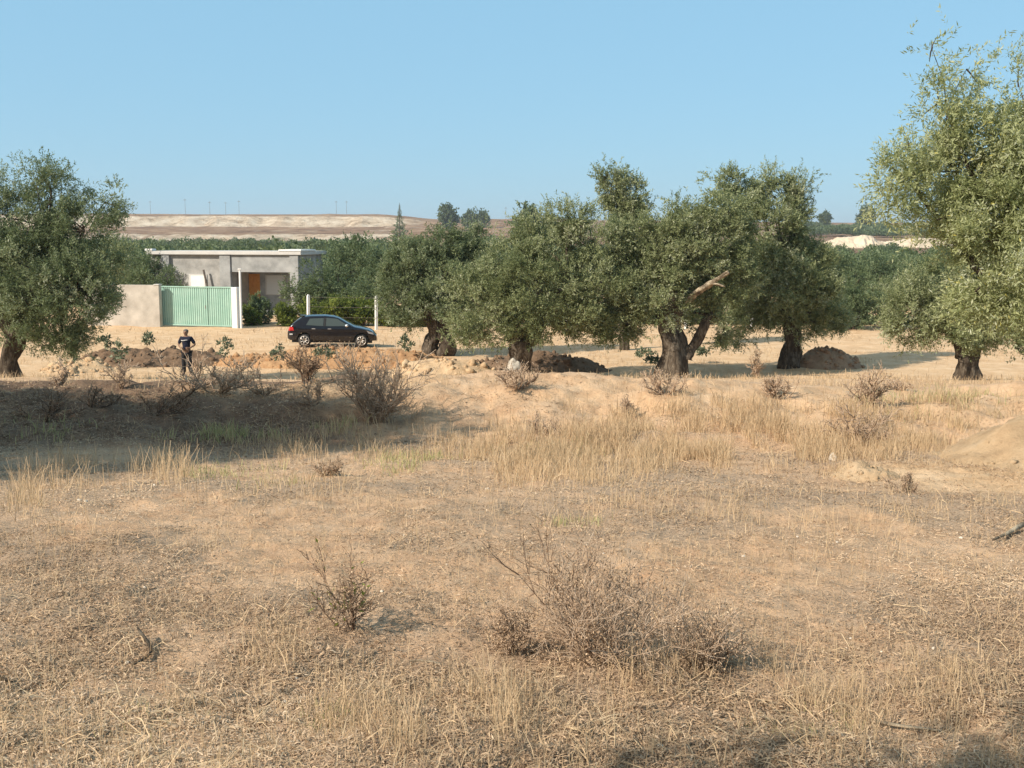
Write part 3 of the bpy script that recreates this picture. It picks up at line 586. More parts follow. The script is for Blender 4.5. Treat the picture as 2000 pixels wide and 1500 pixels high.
#@@PART2
# more rows of the grove, filling the ground behind the fence
for i in range(34):
    px = rg.uniform(470, 2150); Y = rg.uniform(80, 112)
    if 470 < px < 640: Y = rg.uniform(96, 112)
    grove(px, 500 + rg.uniform(-14, 22), Y, rg.uniform(100, 150), 'olive tree deep in the grove behind the fence, lost among its neighbours')
for i in range(9):
    grove(-140 + i * 48 + rg.uniform(-12, 12), 486 + rg.uniform(-12, 14), rg.uniform(92, 112), rg.uniform(100, 140), 'olive tree deep in the grove left of the house, lost among its neighbours')

# ------------------------------------------------------------------ house, wall, gate, fence
M['concrete'] = noisy('raw_concrete', (.22, .222, .215), (.4, .4, .385), 1.1, .9, .25, .01, obj=True)
M['render_'] = noisy('rough_render', (.22, .215, .2), (.43, .415, .385), 1.3, .9, .3, .01, obj=True)
M['slab'] = noisy('roof_slab_concrete', (.48, .46, .43), (.58, .56, .52), 1.2, .9, .1, .01, obj=True)
M['wallc'] = noisy('boundary_plaster', (.31, .28, .235), (.51, .465, .4), .9, .9, .25, .01, obj=True)
M['white'] = noisy('white_paint', (.72, .7, .66), (.8, .79, .76), 3, .7, .05, .003, obj=True)
M['shutter'] = mat('roller_shutter', (.62, .62, .6), .55)
M['orange'] = noisy('varnished_orange_wood', (.5, .2, .05), (.62, .28, .08), 5, .5, .1, .004, obj=True)
M['dark'] = mat('dark_void', (.03, .028, .026), .9)
M['bar'] = noisy('dark_bar', (.07, .06, .05), (.15, .12, .1), 6, .9, .2, .005, obj=True)
M['green'] = noisy('green_sheet_metal', (.25, .42, .345), (.35, .51, .43), 1.3, .55, .0, .01, .4, obj=True)
M['wire'] = mat('rusty_wire', (.2, .17, .15), .7, .4, .3)
PHI = R(13)
h0p = P(300, 640, 81)
hz_ = anyz(h0p[0], 81)
house = empty('house', (h0p[0], 81, hz_), 'single storey grey concrete house with a flat roof and an orange door', 'house', None, -PHI)
MB().box(0, 0, -.4, 6.25, 4, 4.15).build('wall', M['render_'], house)
MB().box(6.25, 2.3, -.4, 10.75, 4, 4.15).build('porch_wall', M['concrete'], house)
MB().box(10.75, 0.02, -.4, 11.45, 4, 4.14).build('side_wall', M['render_'], house)
MB().box(6.3, -.12, 2.95, 10.73, .2, 4.14).build('porch_beam', M['concrete'], house)
MB().box(6.25, 0.0, -.1, 10.75, 2.3, .18).build('porch_floor', M['concrete'], house)
for a, b_, z in ((.95, 1.55, -.4), (5.45, 6.28, -.4), (10.75, 11.4, -.4)):
    MB().box(a, -.22, z, b_, .02, 4.15, .02).build('pilaster', M['concrete'], house)
roof = MB().box(-.15, -.32, 4.15, 11.65, 4.3, 4.4, .02).build('roof', M['slab'], house)
MB().box(-.25, -.36, 4.4, .35, .2, 4.56, .03).build('corner_block', M['white'], roof)
MB().box(10.0, -.36, 4.4, 11.7, 2.2, 4.53, .02).build('coping', M['white'], roof)
win = MB().box(2.95, -.05, 1.1, 4.35, .01, 2.78).build('window', M['slab'], house)
MB().box(3.12, -.075, 1.15, 4.2, -.05, 2.68).build('shutter', M['white'], win)
win = MB().box(7.75, 2.22, 1.25, 9.3, 2.31, 2.7).build('window', M['slab'], house)
q = MB()
for k in range(12): q.box(7.87, 2.19, 1.32 + k * .11, 9.18, 2.22, 1.42 + k * .11)
q.build('shutter', M['shutter'], win)
dr = MB().box(6.45, 2.24, .2, 7.3, 2.31, 2.75).build('door', M['orange'], house)
q = MB()
for k in range(2):
    for j in range(3): q.box(6.52 + k * .38, 2.215, .35 + j * .8, 6.84 + k * .38, 2.24, .98 + j * .8)
q.build('door_panel', M['orange'], dr)
MB().box(6.3, .9, .18, 6.42, 2.3, 2.95).build('porch_side', M['wallc'], house)
for k in range(3): MB().box(8.0, -.4 - .35 * k, -.4, 10.6, -.02 - .35 * k, .16 - .13 * k).build('step', M['slab'], house)
pl = MB().tube([(0, 0, 0), (-.62, .0, 3.0)], .075, 4).build('leaning_bar', M['bar'])  # dark slanting bar set against the front wall
pl.location = house.matrix_basis @ Vector((4.9, -.35, .1)); pl.rotation_euler = (0, 0, -PHI)
tag(pl, 'dark slanting bar on the house wall right of the white window', 'bar')
# boundary wall, gate, pillar
def on_line(px, Y): p = P(px, 640, Y); return Vector((p[0], Y, anyz(p[0], Y)))
pw0, pw1 = on_line(170, 69.3), on_line(316, 68.0)
def wall_between(name, a, b, z0, z1, th, m, parent=None, bev=.02):
    d = b - a; ln = math.hypot(d.x, d.y); o = MB().box(0, -th / 2, z0, ln, th / 2, z1, bev).build(name, m, parent)
    o.location = a; o.rotation_euler = (0, 0, math.atan2(d.y, d.x)); return o, ln
wl, _ = wall_between('boundary_wall', pw0, pw1, -.4, 2.52, .3, M['wallc'])
tag(wl, 'beige plastered boundary wall left of the green gate', 'wall')
MB().box(_ - .34, -.19, 2.52, _ + .02, .19, 2.58, .01).build('coping', M['slab'], wl)
ga, gb = on_line(317.5, 68.55), on_line(457, 67.1)
d = gb - ga; gl = math.hypot(d.x, d.y)
gate = empty('metal_gate', ga + Vector((0, 0, .08)), 'closed pale green corrugated metal gate beside the beige wall', 'gate', None, math.atan2(d.y, d.x))
n = 260; xs = np.linspace(0, gl, n); prof = .022 * np.clip(np.sin(xs / gl * 2 * np.pi * 34) * 1.8, -1, 1)
V = np.concatenate([np.stack([xs, prof, np.full(n, z)], 1) for z in (.08, .8, 1.6, 2.3)]); i = np.arange(4 * n).reshape(4, n)
mesh_np('sheet', V, np.stack([i[:-1, :-1], i[:-1, 1:], i[1:, 1:], i[1:, :-1]], -1).reshape(-1, 4), M['green'], gate)
MB().box(0, -.05, .0, gl, .05, .075).box(0, -.05, 2.305, gl, .05, 2.37).box(gl * .64, -.045, .08, gl * .64 + .03, -.03, 2.3).build('frame', M['green'], gate)
MB().box(gl * .62, -.09, 1.05, gl * .62 + .04, -.05, 1.25).build('handle', M['wire'], gate)
pc = on_line(462, 66.9); pil = MB().box(-.19, -.2, -.4, .19, .2, 2.42, .02).build('gate_pillar', M['white']); pil.location = pc; pil.rotation_euler = (0, 0, -.27)
tag(pil, 'white square pillar at the right end of the green gate', 'pillar')
pc = on_line(471.5, 66.5); po = MB().tube([(0, 0, -.4), (.01, 0, 3.45)], .065, 10).build('post', M['white']); po.location = pc
MB().box(-.1, -.1, 3.45, .1, .1, 3.52, .01).build('cap', M['white'], po)
tag(po, 'tall thin white post standing beside the white gate pillar', 'post')
FP = [(601, 575, 66, 'white concrete fence post behind the tail of the black car'), (734, 577, 66, 'white concrete fence post behind the bonnet of the black car'), (867, 590, 66, 'white fence post behind the twin trunk olive'),
      (1000, 585, 66, 'white fence post behind the broad olive trunk'), (1108, 585, 66, 'white fence post behind the broad olive crown'), (1224, 588, 66, 'white fence post in the gap left of the thickest trunk'), (1341, 585, 66, 'white fence post just right of the thickest trunk'),
      (1470, 588, 66, 'white fence post left of the forked olive trunk'), (1676, 588, 67, 'white fence post above the brown soil heap'), (1840, 588, 68, 'white fence post behind the round bright green olive')]
tops = []
for px, py, Y, lb in FP:
    p = P(px, py, Y); z0 = anyz(p[0], Y); hh = p[2] - z0
    o = MB().box(-.075, -.075, -.4, .075, .075, hh - .06, .012).box(-.05, -.05, hh - .06, .05, .05, hh, .01).build('fence_post', M['white']); o.location = (p[0], Y, z0); o.rotation_euler = (rg.uniform(-.02, .02), rg.uniform(-.015, .015), rg.uniform(0, 1))
    tag(o, lb, 'fence post', 'fence posts along the grove'); tops.append((p[0], Y, z0, hh))
q = MB()
for fr in (.35, .65, .93):
    for a, b_ in zip(tops, tops[1:]):
        pts = [Vector((a[0] + (b_[0] - a[0]) * t_, a[1] - .09, a[2] + a[3] * fr + (b_[2] + b_[3] * fr - a[2] - a[3] * fr) * t_ - .1 * t_ * (1 - t_))) for t_ in (0, .5, 1)]
        q.tube(pts, .008, 4)
tag(q.build('fence_wire', M['wire']), 'sagging strands of wire strung between the white fence posts', 'wire')

# leafy bushes: hedge by the fence, bush by the porch
def leaf_bush(name, label, cat, group, px, py_top, Y, wpx, seed, lm, total=9000, leaf=.14, width=.06, z0=None):
    rs = np.random.RandomState(seed); c = P(px, py_top, Y); z0 = anyz(c[0], Y) if z0 is None else z0; h = c[2] - z0; r = wpx * Y / FPX / 2
    root = empty(name, (c[0], Y, z0), label, cat, group)
    bl = [(np.array([rs.uniform(-.6, .6) * r, rs.uniform(-.4, .4) * r, h * rs.uniform(.25, .75)]), np.array([r * .45, r * .4, h * .28])) for _ in range(8)]
    V, F, A, cc, p, d, sl = foliage(rs, bl, total, h * .16, 10, leaf, width, h * .16)
    k = rs.choice(len(cc), min(26, len(cc)), replace=False)
    S = segs_mesh(np.zeros((len(k), 3)) + rs.normal(size=(len(k), 3)) * [.12, .12, 0], cc[k], np.full(len(k), .025), np.full(len(k), .008), rs.uniform(0, 1, len(k)))
    mesh_np('stems', S[0], S[1], M['twigdark'], root, {'rnd': S[2]}); mesh_np('foliage', V, F, M[lm], root, attrs={'rnd': A}); return root
HB = 'hedge bushes along the wire fence'
for i, (px, t_, wv, lb) in enumerate([(566, 598, 60, 'yellow green hedge bush left of the fence post behind the car'), (622, 588, 66, 'yellow green hedge bush just right of the fence post above the car roof'), (668, 582, 70, 'brightest yellow hedge bush above the car windscreen'), (708, 590, 60, 'yellow green hedge bush above the car bonnet'), (765, 604, 70, 'hedge bush right of the fence post by the car nose'), (830, 610, 70, 'hedge bush behind the twin trunk olive')]):
    leaf_bush('hedge_bush', lb, 'bush', HB, px, t_, 68.5, wv, 60 + i, 'leaf_yellow', 9000)
for i in range(11):
    leaf_bush('hedge_bush', 'low green hedge bush along the fence under the row of olives', 'bush', HB, 900 + i * 95, 606 + rg.uniform(-6, 8), 70, 100, 70 + i, 'leaf_far', 7000)
leaf_bush('shrub', 'dark shrub in front of the orange house door', 'shrub', None, 506, 584, 70, 46, 90, 'leaf_far', 7000)
leaf_bush('shrub', 'low shrub at the foot of the house steps', 'shrub', None, 490, 600, 69, 34, 91, 'leaf_yellow', 4000)
def berm_plant(px, py, Y, wpx, hpx, label, seed):
    rs = np.random.RandomState(seed); c = P(px, py, Y); s = Y / FPX; r = wpx * s / 2; h = hpx * s
    c[2] -= .12
    bl = [(np.array([rs.uniform(-.18, .18) * r, rs.uniform(-.15, .15) * r, .12 + h * rs.uniform(.25, .5)]), np.array([r * .5, r * .45, h * .35])) for _ in range(4)]
    V, F, A, *_ = foliage(rs, bl, 260, .12, 6, .13, .06, .1)
    o = mesh_np('leafy_plant', V, F, M['leaf_cactus'], None, {'rnd': A}); o.location = c; tag(o, label, 'plant', 'broad leaved plants on the dug soil')
for i, q in enumerate([(232, 704, 45.6, 46, 44, 'broad leaved dark plant in front of the dark soil heap'), (206, 676, 47, 30, 26, 'small leafy plant on the left end of the soil heaps'), (440, 690, 45.6, 42, 34, 'leafy plant just right of the standing person'), (545, 698, 45.2, 40, 26, 'leafy plant left of the car, at the foot of the reddish heap'),
                       (632, 694, 44.2, 60, 12, 'flat green plant on the orange heap below the car'), (796, 680, 45.5, 28, 20, 'little leafy plant right of the black car'), (1262, 694, 48, 60, 10, 'flat greenish plant left of the thickest trunk'), (1275, 706, 46, 40, 9, 'lower flat green plant left of the thickest trunk'), (290, 668, 47.2, 26, 16, 'tuft of leaves on top of the dark heap'), (1372, 688, 48, 40, 8, 'flat green plant right of the thickest trunk')]):
    berm_plant(*q, seed=120 + i)

# ------------------------------------------------------------------ car
M['paint'] = mat('black_car_paint', (.004, .005, .008), .22, .35); BS(M['paint']).inputs['Coat Weight'].default_value = .35
dm = noise(M['paint'], 6, 5, .7, objpos(M['paint'])); L(M['paint'], ramp(M['paint'], dm, [(.3, (.1,) * 3), (.8, (.24,) * 3)]), BS(M['paint']).inputs['Roughness'])
def dusty(m, base, amt):
    sx = N(m, 'ShaderNodeSeparateXYZ'); v = objpos(m); L(m, v, sx.inputs[0])
    lo = math_(m, 'MULTIPLY', math_(m, 'SUBTRACT', 1.0, sx.outputs['Z']), noise(m, 5, 6, .7, v), True)
    L(m, mix(m, math_(m, 'MULTIPLY', lo, amt, True), base, (.34, .25, .16)), BS(m).inputs['Base Color'])
dusty(M['paint'], (.004, .005, .009), .12)
M['glass'] = mat('car_glass', (.05, .065, .06), .06, .6); BS(M['glass']).inputs['Transmission Weight'].default_value = .0
M['tyre'] = mat('tyre_rubber', (.03, .028, .026), .9); M['rim'] = mat('alloy_rim', (.5, .47, .43), .4, .5, .6)
M['red'] = mat('tail_lamp', (.45, .02, .02), .25, .5); M['chrome'] = mat('silver_cap', (.65, .65, .66), .25, .5, .5); M['lamp'] = mat('head_lamp_glass', (.5, .52, .55), .15, .6)
M['trim'] = mat('black_trim', (.02, .02, .02), .7); M['plate'] = mat('number_plate', (.6, .6, .58), .6)
def car():
    c = P(650, 680, 53); z0 = anyz(c[0], 53) + .02
    root = empty('parked_car', (c[0], 53, z0), 'black hatchback parked on the sandy track in front of the hedge', 'car', None, R(7)); root.rotation_euler = (0, R(1.2), R(7))
    Lc = 4.1; off = -Lc / 2
    tx = [0, .04, .12, .3, .55, .72, 1.0, 1.7, 2.15, 2.4, 2.7, 3.05, 3.4, 3.8, 4.0, 4.1]; tz = [.62, .84, .97, 1.14, 1.32, 1.41, 1.45, 1.47, 1.43, 1.34, 1.17, .99, .93, .83, .7, .52]
    X = np.linspace(0, Lc, 124); W1, W2 = .79, 3.4
    top = np.interp(X, tx, tz); top = np.convolve(np.pad(top, 2, 'edge'), np.ones(5) / 5, 'valid')
    def arch(x): return np.maximum.reduce([np.full_like(x, .24), .31 + np.sqrt(np.maximum(0, .37 ** 2 - (x - W1) ** 2)) * (np.abs(x - W1) < .37), .31 + np.sqrt(np.maximum(0, .37 ** 2 - (x - W2) ** 2)) * (np.abs(x - W2) < .37)])
    bot = np.maximum(arch(X), np.interp(X, [0, .25, 3.8, 4.1], [.38, .24, .22, .3]))
    def wd(x, z):
        base = np.interp(x, [0, .12, .4, .9, 3.1, 3.6, 3.95, 4.1], [.62, .76, .84, .87, .87, .85, .74, .55])
        return base * (1 - .06 * (1 - sm(.2, .55, z))) * (1 - .33 * sm(.88, 1.5, z)) + .012 * np.exp(-((z - .82) / .05) ** 2)
    ns = 16; cols = []
    edge = np.maximum(top - .07, bot + .03)
    for k in range(ns + 1):
        z = bot + (edge - bot) * k / ns; cols.append(np.stack([X + off, -wd(X, z), z], 1))
    we = wd(X, edge)
    for k in range(1, 9):
        f = k / 8; cols.append(np.stack([X + off, -we * math.cos(f * math.pi / 2) ** .8 if k < 8 else 0 * X, edge + (top - edge) * math.sin(f * math.pi / 2)], 1))
    half = np.stack(cols, 1); other = half[:, ::-1][:, 1:] * np.array([1, -1, 1]); G = np.concatenate([half, other], 1)
    m_, n_ = G.shape[:2]; i = np.arange(m_ * n_).reshape(m_, n_); F = np.stack([i[:-1, :-1], i[1:, :-1], i[1:, 1:], i[:-1, 1:]], -1).reshape(-1, 4)
    bot_f = np.stack([i[:-1, 0], i[:-1, -1], i[1:, -1], i[1:, 0]], -1)
    caps = [np.stack([i[e, :n_ // 2 - 1][::1], i[e, 1:n_ // 2], i[e, ::-1][1:n_ // 2], i[e, ::-1][:n_ // 2 - 1]], -1) for e in (0, -1)]
    body = mesh_np('body', G.reshape(-1, 3), np.concatenate([F, bot_f] + caps), M['paint'], root, smooth=True)
    MB().box(off + .2, -.7, .2, off + 3.9, .7, .5).build('underbody', M['trim'], root)
    tz_ = lambda x: np.interp(x, X, top)
    def side_patch(name, cs, m, parent, s=-1, pr=.008):
        a = np.linspace(0, 1, 14); A_, B_ = np.meshgrid(a, a); cs = np.array(cs, float)
        q = ((1 - A_) * (1 - B_))[..., None] * cs[0] + (A_ * (1 - B_))[..., None] * cs[1] + (A_ * B_)[..., None] * cs[2] + ((1 - A_) * B_)[..., None] * cs[3]
        x, z = q[..., 0], q[..., 1]; V = np.stack([x + off, s * (wd(x, z) + pr), z], -1).reshape(-1, 3); i = np.arange(196).reshape(14, 14)
        return mesh_np(name, V, np.stack([i[:-1, :-1], i[:-1, 1:], i[1:, 1:], i[1:, :-1]], -1).reshape(-1, 4), m, parent, smooth=True)
    for s in (-1, 1):
        d1 = side_patch('door', [(1.05, .36), (1.67, .32), (1.67, .95), (1.0, .95)], M['paint'], root, s, .004)
        d2 = side_patch('door', [(1.7, .32), (2.98, .34), (2.95, .95), (1.7, .95)], M['paint'], root, s, .004)
        side_patch('window', [(.86, 1.02), (1.64, .98), (1.66, 1.34), (1.02, 1.31)], M['glass'], root, s)
        side_patch('window', [(1.76, .98), (2.82, .99), (2.28, 1.31), (1.78, 1.355)], M['glass'], root, s)
        side_patch('pillar_trim', [(1.66, .97), (1.74, .97), (1.76, 1.36), (1.68, 1.36)], M['trim'], root, s, .01)
        for dd, x in ((d1, 1.12), (d2, 1.85)):
            MB().box(x + off, s * .885 - .012, .84, x + off + .16, s * .885 + .012, .87, .005).build('handle', M['chrome'], dd)
        mi = MB().ball((2.72 + off, s * .95, 1.02), .1, 2, (.8, 1.1, .75)).build('mirror', M['chrome'], root, True)
        side_patch('tail_lamp', [(.03, .74), (.3, .76), (.26, .92), (.1, .92)], M['red'], root, s, .012)
        side_patch('head_lamp', [(3.72, .66), (3.98, .6), (3.94, .68), (3.62, .8)], M['lamp'], root, s, .01)
        side_patch('bumper_reflector', [(.1, .55), (.24, .55), (.24, .62), (.1, .62)], M['chrome'], root, s, .01)
        for wx in (W1, W2):
            wh = empty('w', (0, 0, 0), None, None); bpy.data.objects.remove(wh)
            tb = MB(); bmesh.ops.create_cone(tb.bm, cap_ends=True, segments=28, radius1=.31, radius2=.31, depth=.2)
            bmesh.ops.bevel(tb.bm, geom=[e for e in tb.bm.edges if len(e.link_faces) == 2 and any(len(f.verts) > 6 for f in e.link_faces)], offset=.035, segments=2, affect='EDGES')
            whl = tb.build('wheel', M['tyre'], root, True); whl.location = (wx + off, s * .74, .31); whl.rotation_euler = (math.pi / 2, 0, 0)
            rb = MB(); zz = .105 * -s * -1
            zz = -s * .105
            rb.tube([(0, 0, zz - .01), (0, 0, zz)], .045, 10)
            for k in range(7):
                an = 2 * math.pi * k / 7; ca, sa = math.cos(an), math.sin(an)
                rb.tube([(ca * .04, sa * .04, zz), (ca * .2, sa * .2, zz)], [.03, .022], 5)
            ringp = [(math.cos(t_) * .2, math.sin(t_) * .2, zz) for t_ in np.linspace(0, 2 * math.pi, 29)]
            rb.tube(ringp, .018, 5, False); rb.build('rim', M['rim'], whl, True)
    def top_patch(name, x0, x1, f, m, parent=root, pr=.01):
        xs = np.linspace(x0, x1, 12); a = np.linspace(-1, 1, 13); V = []
        for x in xs:
            ed = max(tz_(x) - .07, .3); wv = wd(np.array(x), np.array(ed))
            for b_ in a:
                fr = math.sin(math.acos(min(1, abs(b_) * f)) if True else 0)
                V.append((x + off, b_ * f * wv, ed + .07 * min(1, (1 - abs(b_ * f) ** 2.4) ** .5) + pr))
        i = np.arange(12 * 13).reshape(12, 13)
        return mesh_np(name, np.array(V), np.stack([i[:-1, :-1], i[:-1, 1:], i[1:, 1:], i[1:, :-1]], -1).reshape(-1, 4), m, parent, smooth=True)
    top_patch('windscreen', 2.26, 3.02, .86, M['glass']); top_patch('rear_window', .2, .62, .82, M['glass'])
    pb = MB().box(off - .015, -.26, .6, off + .0, .26, .71).build('number_plate', M['plate'], root)
    MB().box(off + 4.06, -.5, .3, off + 4.11, .5, .4).build('grille', M['trim'], root)
    MB().box(off + .55, -.5, 1.395, off + .8, .5, 1.425, .008).build('spoiler', M['paint'], root)
car()

# ------------------------------------------------------------------ person
M['skin'] = mat('skin', (.23, .13, .085), .6); M['navy'] = noisy('navy_shirt', (.012, .014, .028), (.022, .025, .045), 12, .9, .1, .004, obj=True)
M['trous'] = noisy('black_trousers', (.018, .018, .02), (.03, .03, .032), 12, .9, .1, .004, obj=True); M['hair'] = mat('cropped_hair', (.12, .11, .1), .9)
M['stripe'] = mat('pale_stripe', (.6, .58, .55), .8); M['eye'] = mat('eye', (.02, .015, .01), .2); M['shoe'] = mat('dark_shoe', (.03, .025, .02), .6)
def skin(name, J, E, m, parent=None, root=0, sub=2):
    me = bpy.data.meshes.new(name); keys = list(J); ix = {k: i for i, k in enumerate(keys)}
    me.from_pydata([J[k][:3] for k in keys], [(ix[a], ix[b]) for a, b in E], []); me.materials.append(m)
    o = link(bpy.data.objects.new(name, me), parent); md = o.modifiers.new('skin', 'SKIN'); md.use_smooth_shade = True
    for k in keys:
        r = J[k][3]; me.skin_vertices[0].data[ix[k]].radius = r if isinstance(r, tuple) else (r, r)
    for i in range(len(keys)): me.skin_vertices[0].data[i].use_root = (i == root)
    o.modifiers.new('sub', 'SUBSURF').levels = sub; o.modifiers['sub'].render_levels = sub
    dg = bpy.context.evaluated_depsgraph_get(); dg.update(); me2 = bpy.data.meshes.new_from_object(o.evaluated_get(dg))
    o.modifiers.clear(); o.data = me2
    for p_ in me2.polygons: p_.use_smooth = True
    return o
def person():
    J = {'pelvis': (0, 0, .95, .125), 'waist': (0, 0, 1.1, .13), 'chest': (0, 0, 1.3, .145), 'upper': (0, .01, 1.42, .11), 'neck': (0, 0, 1.51, .055), 'jaw': (0, -.025, 1.575, .07), 'skull': (0, -.01, 1.655, .09), 'crown': (0, .0, 1.715, .065), 'nose': (0, -.115, 1.625, .014)}
    E = [('pelvis', 'waist'), ('waist', 'chest'), ('chest', 'upper'), ('upper', 'neck'), ('neck', 'jaw'), ('jaw', 'skull'), ('skull', 'crown'), ('skull', 'nose')]
    S = {k: (*J[k][:3], J[k][3] + .02) for k in ('pelvis', 'waist', 'chest', 'upper')}; S['collar'] = (0, 0, 1.475, .085); SE = [('pelvis', 'waist'), ('waist', 'chest'), ('chest', 'upper'), ('upper', 'collar')]
    T = {'pelvis': (0, 0, .97, .15)}; TE = []
    for s, n in ((-1, 'r'), (1, 'l')):
        J.update({'sh' + n: (s * .185, .01, 1.42, .06), 'el' + n: (s * .325, .06, 1.17, .043), 'wr' + n: (s * .185, -.13, 1.06, .029), 'pa' + n: (s * .115, -.19, 1.055, .036), 'hip' + n: (s * .095, 0, .88, .09), 'kn' + n: (s * .115, -.015, .5, .058), 'an' + n: (s * .125, .02, .09, .042), 'toe' + n: (s * .15, -.15, .045, .038),
                  'ear' + n: (s * .098, .0, 1.64, .016)})
        E += [('upper', 'sh' + n), ('sh' + n, 'el' + n), ('el' + n, 'wr' + n), ('wr' + n, 'pa' + n), ('pelvis', 'hip' + n), ('hip' + n, 'kn' + n), ('kn' + n, 'an' + n), ('an' + n, 'toe' + n), ('skull', 'ear' + n)]
        for f, (dz, ln) in enumerate(((.03, .07), (.01, .08), (-.01, .076), (-.03, .06))):
            J['k%d%s' % (f, n)] = (s * .075, -.215, 1.055 + dz, .0095); J['f%d%s' % (f, n)] = (s * (.115 - ln * .95), -.2 + .01 * f, 1.05 + dz, .0085); E += [('pa' + n, 'k%d%s' % (f, n)), ('k%d%s' % (f, n), 'f%d%s' % (f, n))]
        J['th' + n] = (s * .11, -.2, 1.115, .0105); E.append(('pa' + n, 'th' + n))
        S.update({'sh' + n: (s * .185, .01, 1.42, .08), 'el' + n: (s * .31, .05, 1.2, .066)}); SE += [('upper', 'sh' + n), ('sh' + n, 'el' + n)]
        T.update({'hip' + n: (s * .1, 0, .87, .112), 'kn' + n: (s * .118, -.015, .5, .085), 'an' + n: (s * .128, .02, .1, .074)}); TE += [('pelvis', 'hip' + n), ('hip' + n, 'kn' + n), ('kn' + n, 'an' + n)]
    Y = 43.4; c = P(366, 730, Y); z0 = anyz(c[0], Y)
    o = skin('person', J, E, M['skin']); o.location = (c[0], Y, z0); o.rotation_euler = (0, 0, R(-6)); o.scale = (1.03, 1.03, 1.03)
    tag(o, 'person in a dark navy shirt and black trousers standing with both hands at the waist', 'person')
    sh = skin('shirt', S, SE, M['navy'], o); skin('trousers', T, TE, M['trous'], o)
    q = MB()
    pts = [Vector((.2 * math.sin(a), -.178 * math.cos(a), 1.335 + .012 * math.sin(a * 3))) for a in np.linspace(-.9, .55, 12)]
    for a, b_ in zip(pts, pts[1:]): q.poly([a, b_, b_ + Vector((0, 0, .03)), a + Vector((0, 0, .03))])
    st = q.build('chest_stripe', M['stripe'], sh); md = st.modifiers.new('t', 'SOLIDIFY'); md.thickness = .012
    hb = MB().ball((0, .012, 1.68), .098, 3, (.96, 1.02, .8))
    for v in list(hb.bm.verts):
        if v.co.z < 1.64 + max(0, -v.co.y) * .6: hb.bm.verts.remove(v)
    hb.build('hair', M['hair'], o, True)
    for s in (-1, 1):
        MB().ball((s * .035, -.093, 1.652), .012, 2).build('eye', M['eye'], o, True)
        MB().ball((s * .145, -.07, .045), .06, 2, (.8, 2.0, .75)).build('shoe', M['shoe'], o, True)
    MB().box(-.025, -.099, 1.588, .025, -.088, 1.596, .003).build('mouth', mat('lips', (.2, .09, .07)), o)
person()
#@@PART3
# ------------------------------------------------------------------ dry field: litter, grass, weeds
_pt = np.linspace(742, 1640, 900); _Yt = np.array([GP(1000, v)[1] for v in _pt])
_Yt = np.minimum.accumulate(_Yt)
def scatter(rs, n, py0=744, py1=1560, px0=-120, px1=2120):
    py = rs.uniform(py0, py1, n); Y = np.interp(py, _pt, _Yt) * rs.uniform(.97, 1.03, n)
    x = (rs.uniform(px0, px1, n) - 1000) / FPX * Y * 1.02
    return x, Y
def litter(n, seed, ln, wd, lift, name, label, keep=None, m='thatch', tilt=.2, tone=.45):
    rs = np.random.RandomState(seed); x, Y = scatter(rs, n)
    pm = sm(.34, .62, fbm(x * .8 + 2, Y * .8 + 31, 3)); fine = fbm(x * 3.1, Y * 3.1, 3)
    bank = sm(13.2, 14.6, Y) * (1 - sm(18.4, 19.5, Y)) * sm(-3.0, -.8, x)
    pr = (.22 + .78 * pm) * (.35 + 1.1 * sm(.35, .6, fine)) * (1 - .78 * bank) * (1 - sm(20, 26, Y))
    c_ = GP(1930, 880); pr = pr * sm(.7, 1.3, np.hypot((x - c_[0] - .3) / 1.5, (Y - c_[1]) / 1.6))
    k = rs.uniform(0, 1, n) < pr; x, Y = x[k], Y[k]; n = len(x)
    L_ = rs.uniform(*ln, n) * np.maximum(1, Y / 9); W_ = rs.uniform(*wd, n) * np.maximum(1, Y / 6.5)
    a = rs.uniform(0, 2 * np.pi, n); t_ = np.abs(rs.normal(0, tilt, n))
    d = np.stack([np.cos(a) * np.cos(t_), np.sin(a) * np.cos(t_), np.sin(t_)], 1)
    p = np.stack([x, Y, gz(x, Y) + rs.uniform(*lift, n)], 1)
    s_ = unit(np.cross(d, np.array([[0, 0, 1.0]]) + rs.normal(size=(n, 3)) * .5)) * (W_ * .5)[:, None]
    bend = np.array([[0, 0, 1]]) * (L_ * rs.uniform(-.12, .25, n))[:, None]
    mid = p + d * (L_ * .5)[:, None] + bend; tip = p + d * L_[:, None]
    V = np.stack([p - s_, p + s_, mid + s_, mid - s_, tip], 1).reshape(-1, 3); o = (np.arange(n) * 5)[:, None]
    F = np.concatenate([o + np.array([[0, 1, 2]]), o + np.array([[0, 2, 3]]), o + np.array([[3, 2, 4]])])
    grey = fbm(x * .6 + 50, Y * .6, 3)
    rnd = np.clip(tone + (grey - .5) * 1.1 + rs.normal(0, .22, n) - .25 * sm(12.9, 14.2, Y) * (1 - sm(-2.6, -.9, x)), 0, 1)  # scraps on the left bank toned down for mulch and painted shade
    return tag(mesh_np(name, V, F, M[m], None, {'rnd': np.repeat(rnd, 5)}), label, 'litter', None, 'stuff')
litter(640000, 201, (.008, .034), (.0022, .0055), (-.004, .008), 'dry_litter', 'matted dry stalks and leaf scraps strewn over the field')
litter(9000, 202, (.05, .15), (.0024, .0042), (0, .02), 'dry_straw', 'longer loose straw lying over the matted field', m='straw', tilt=.25, tone=.5)

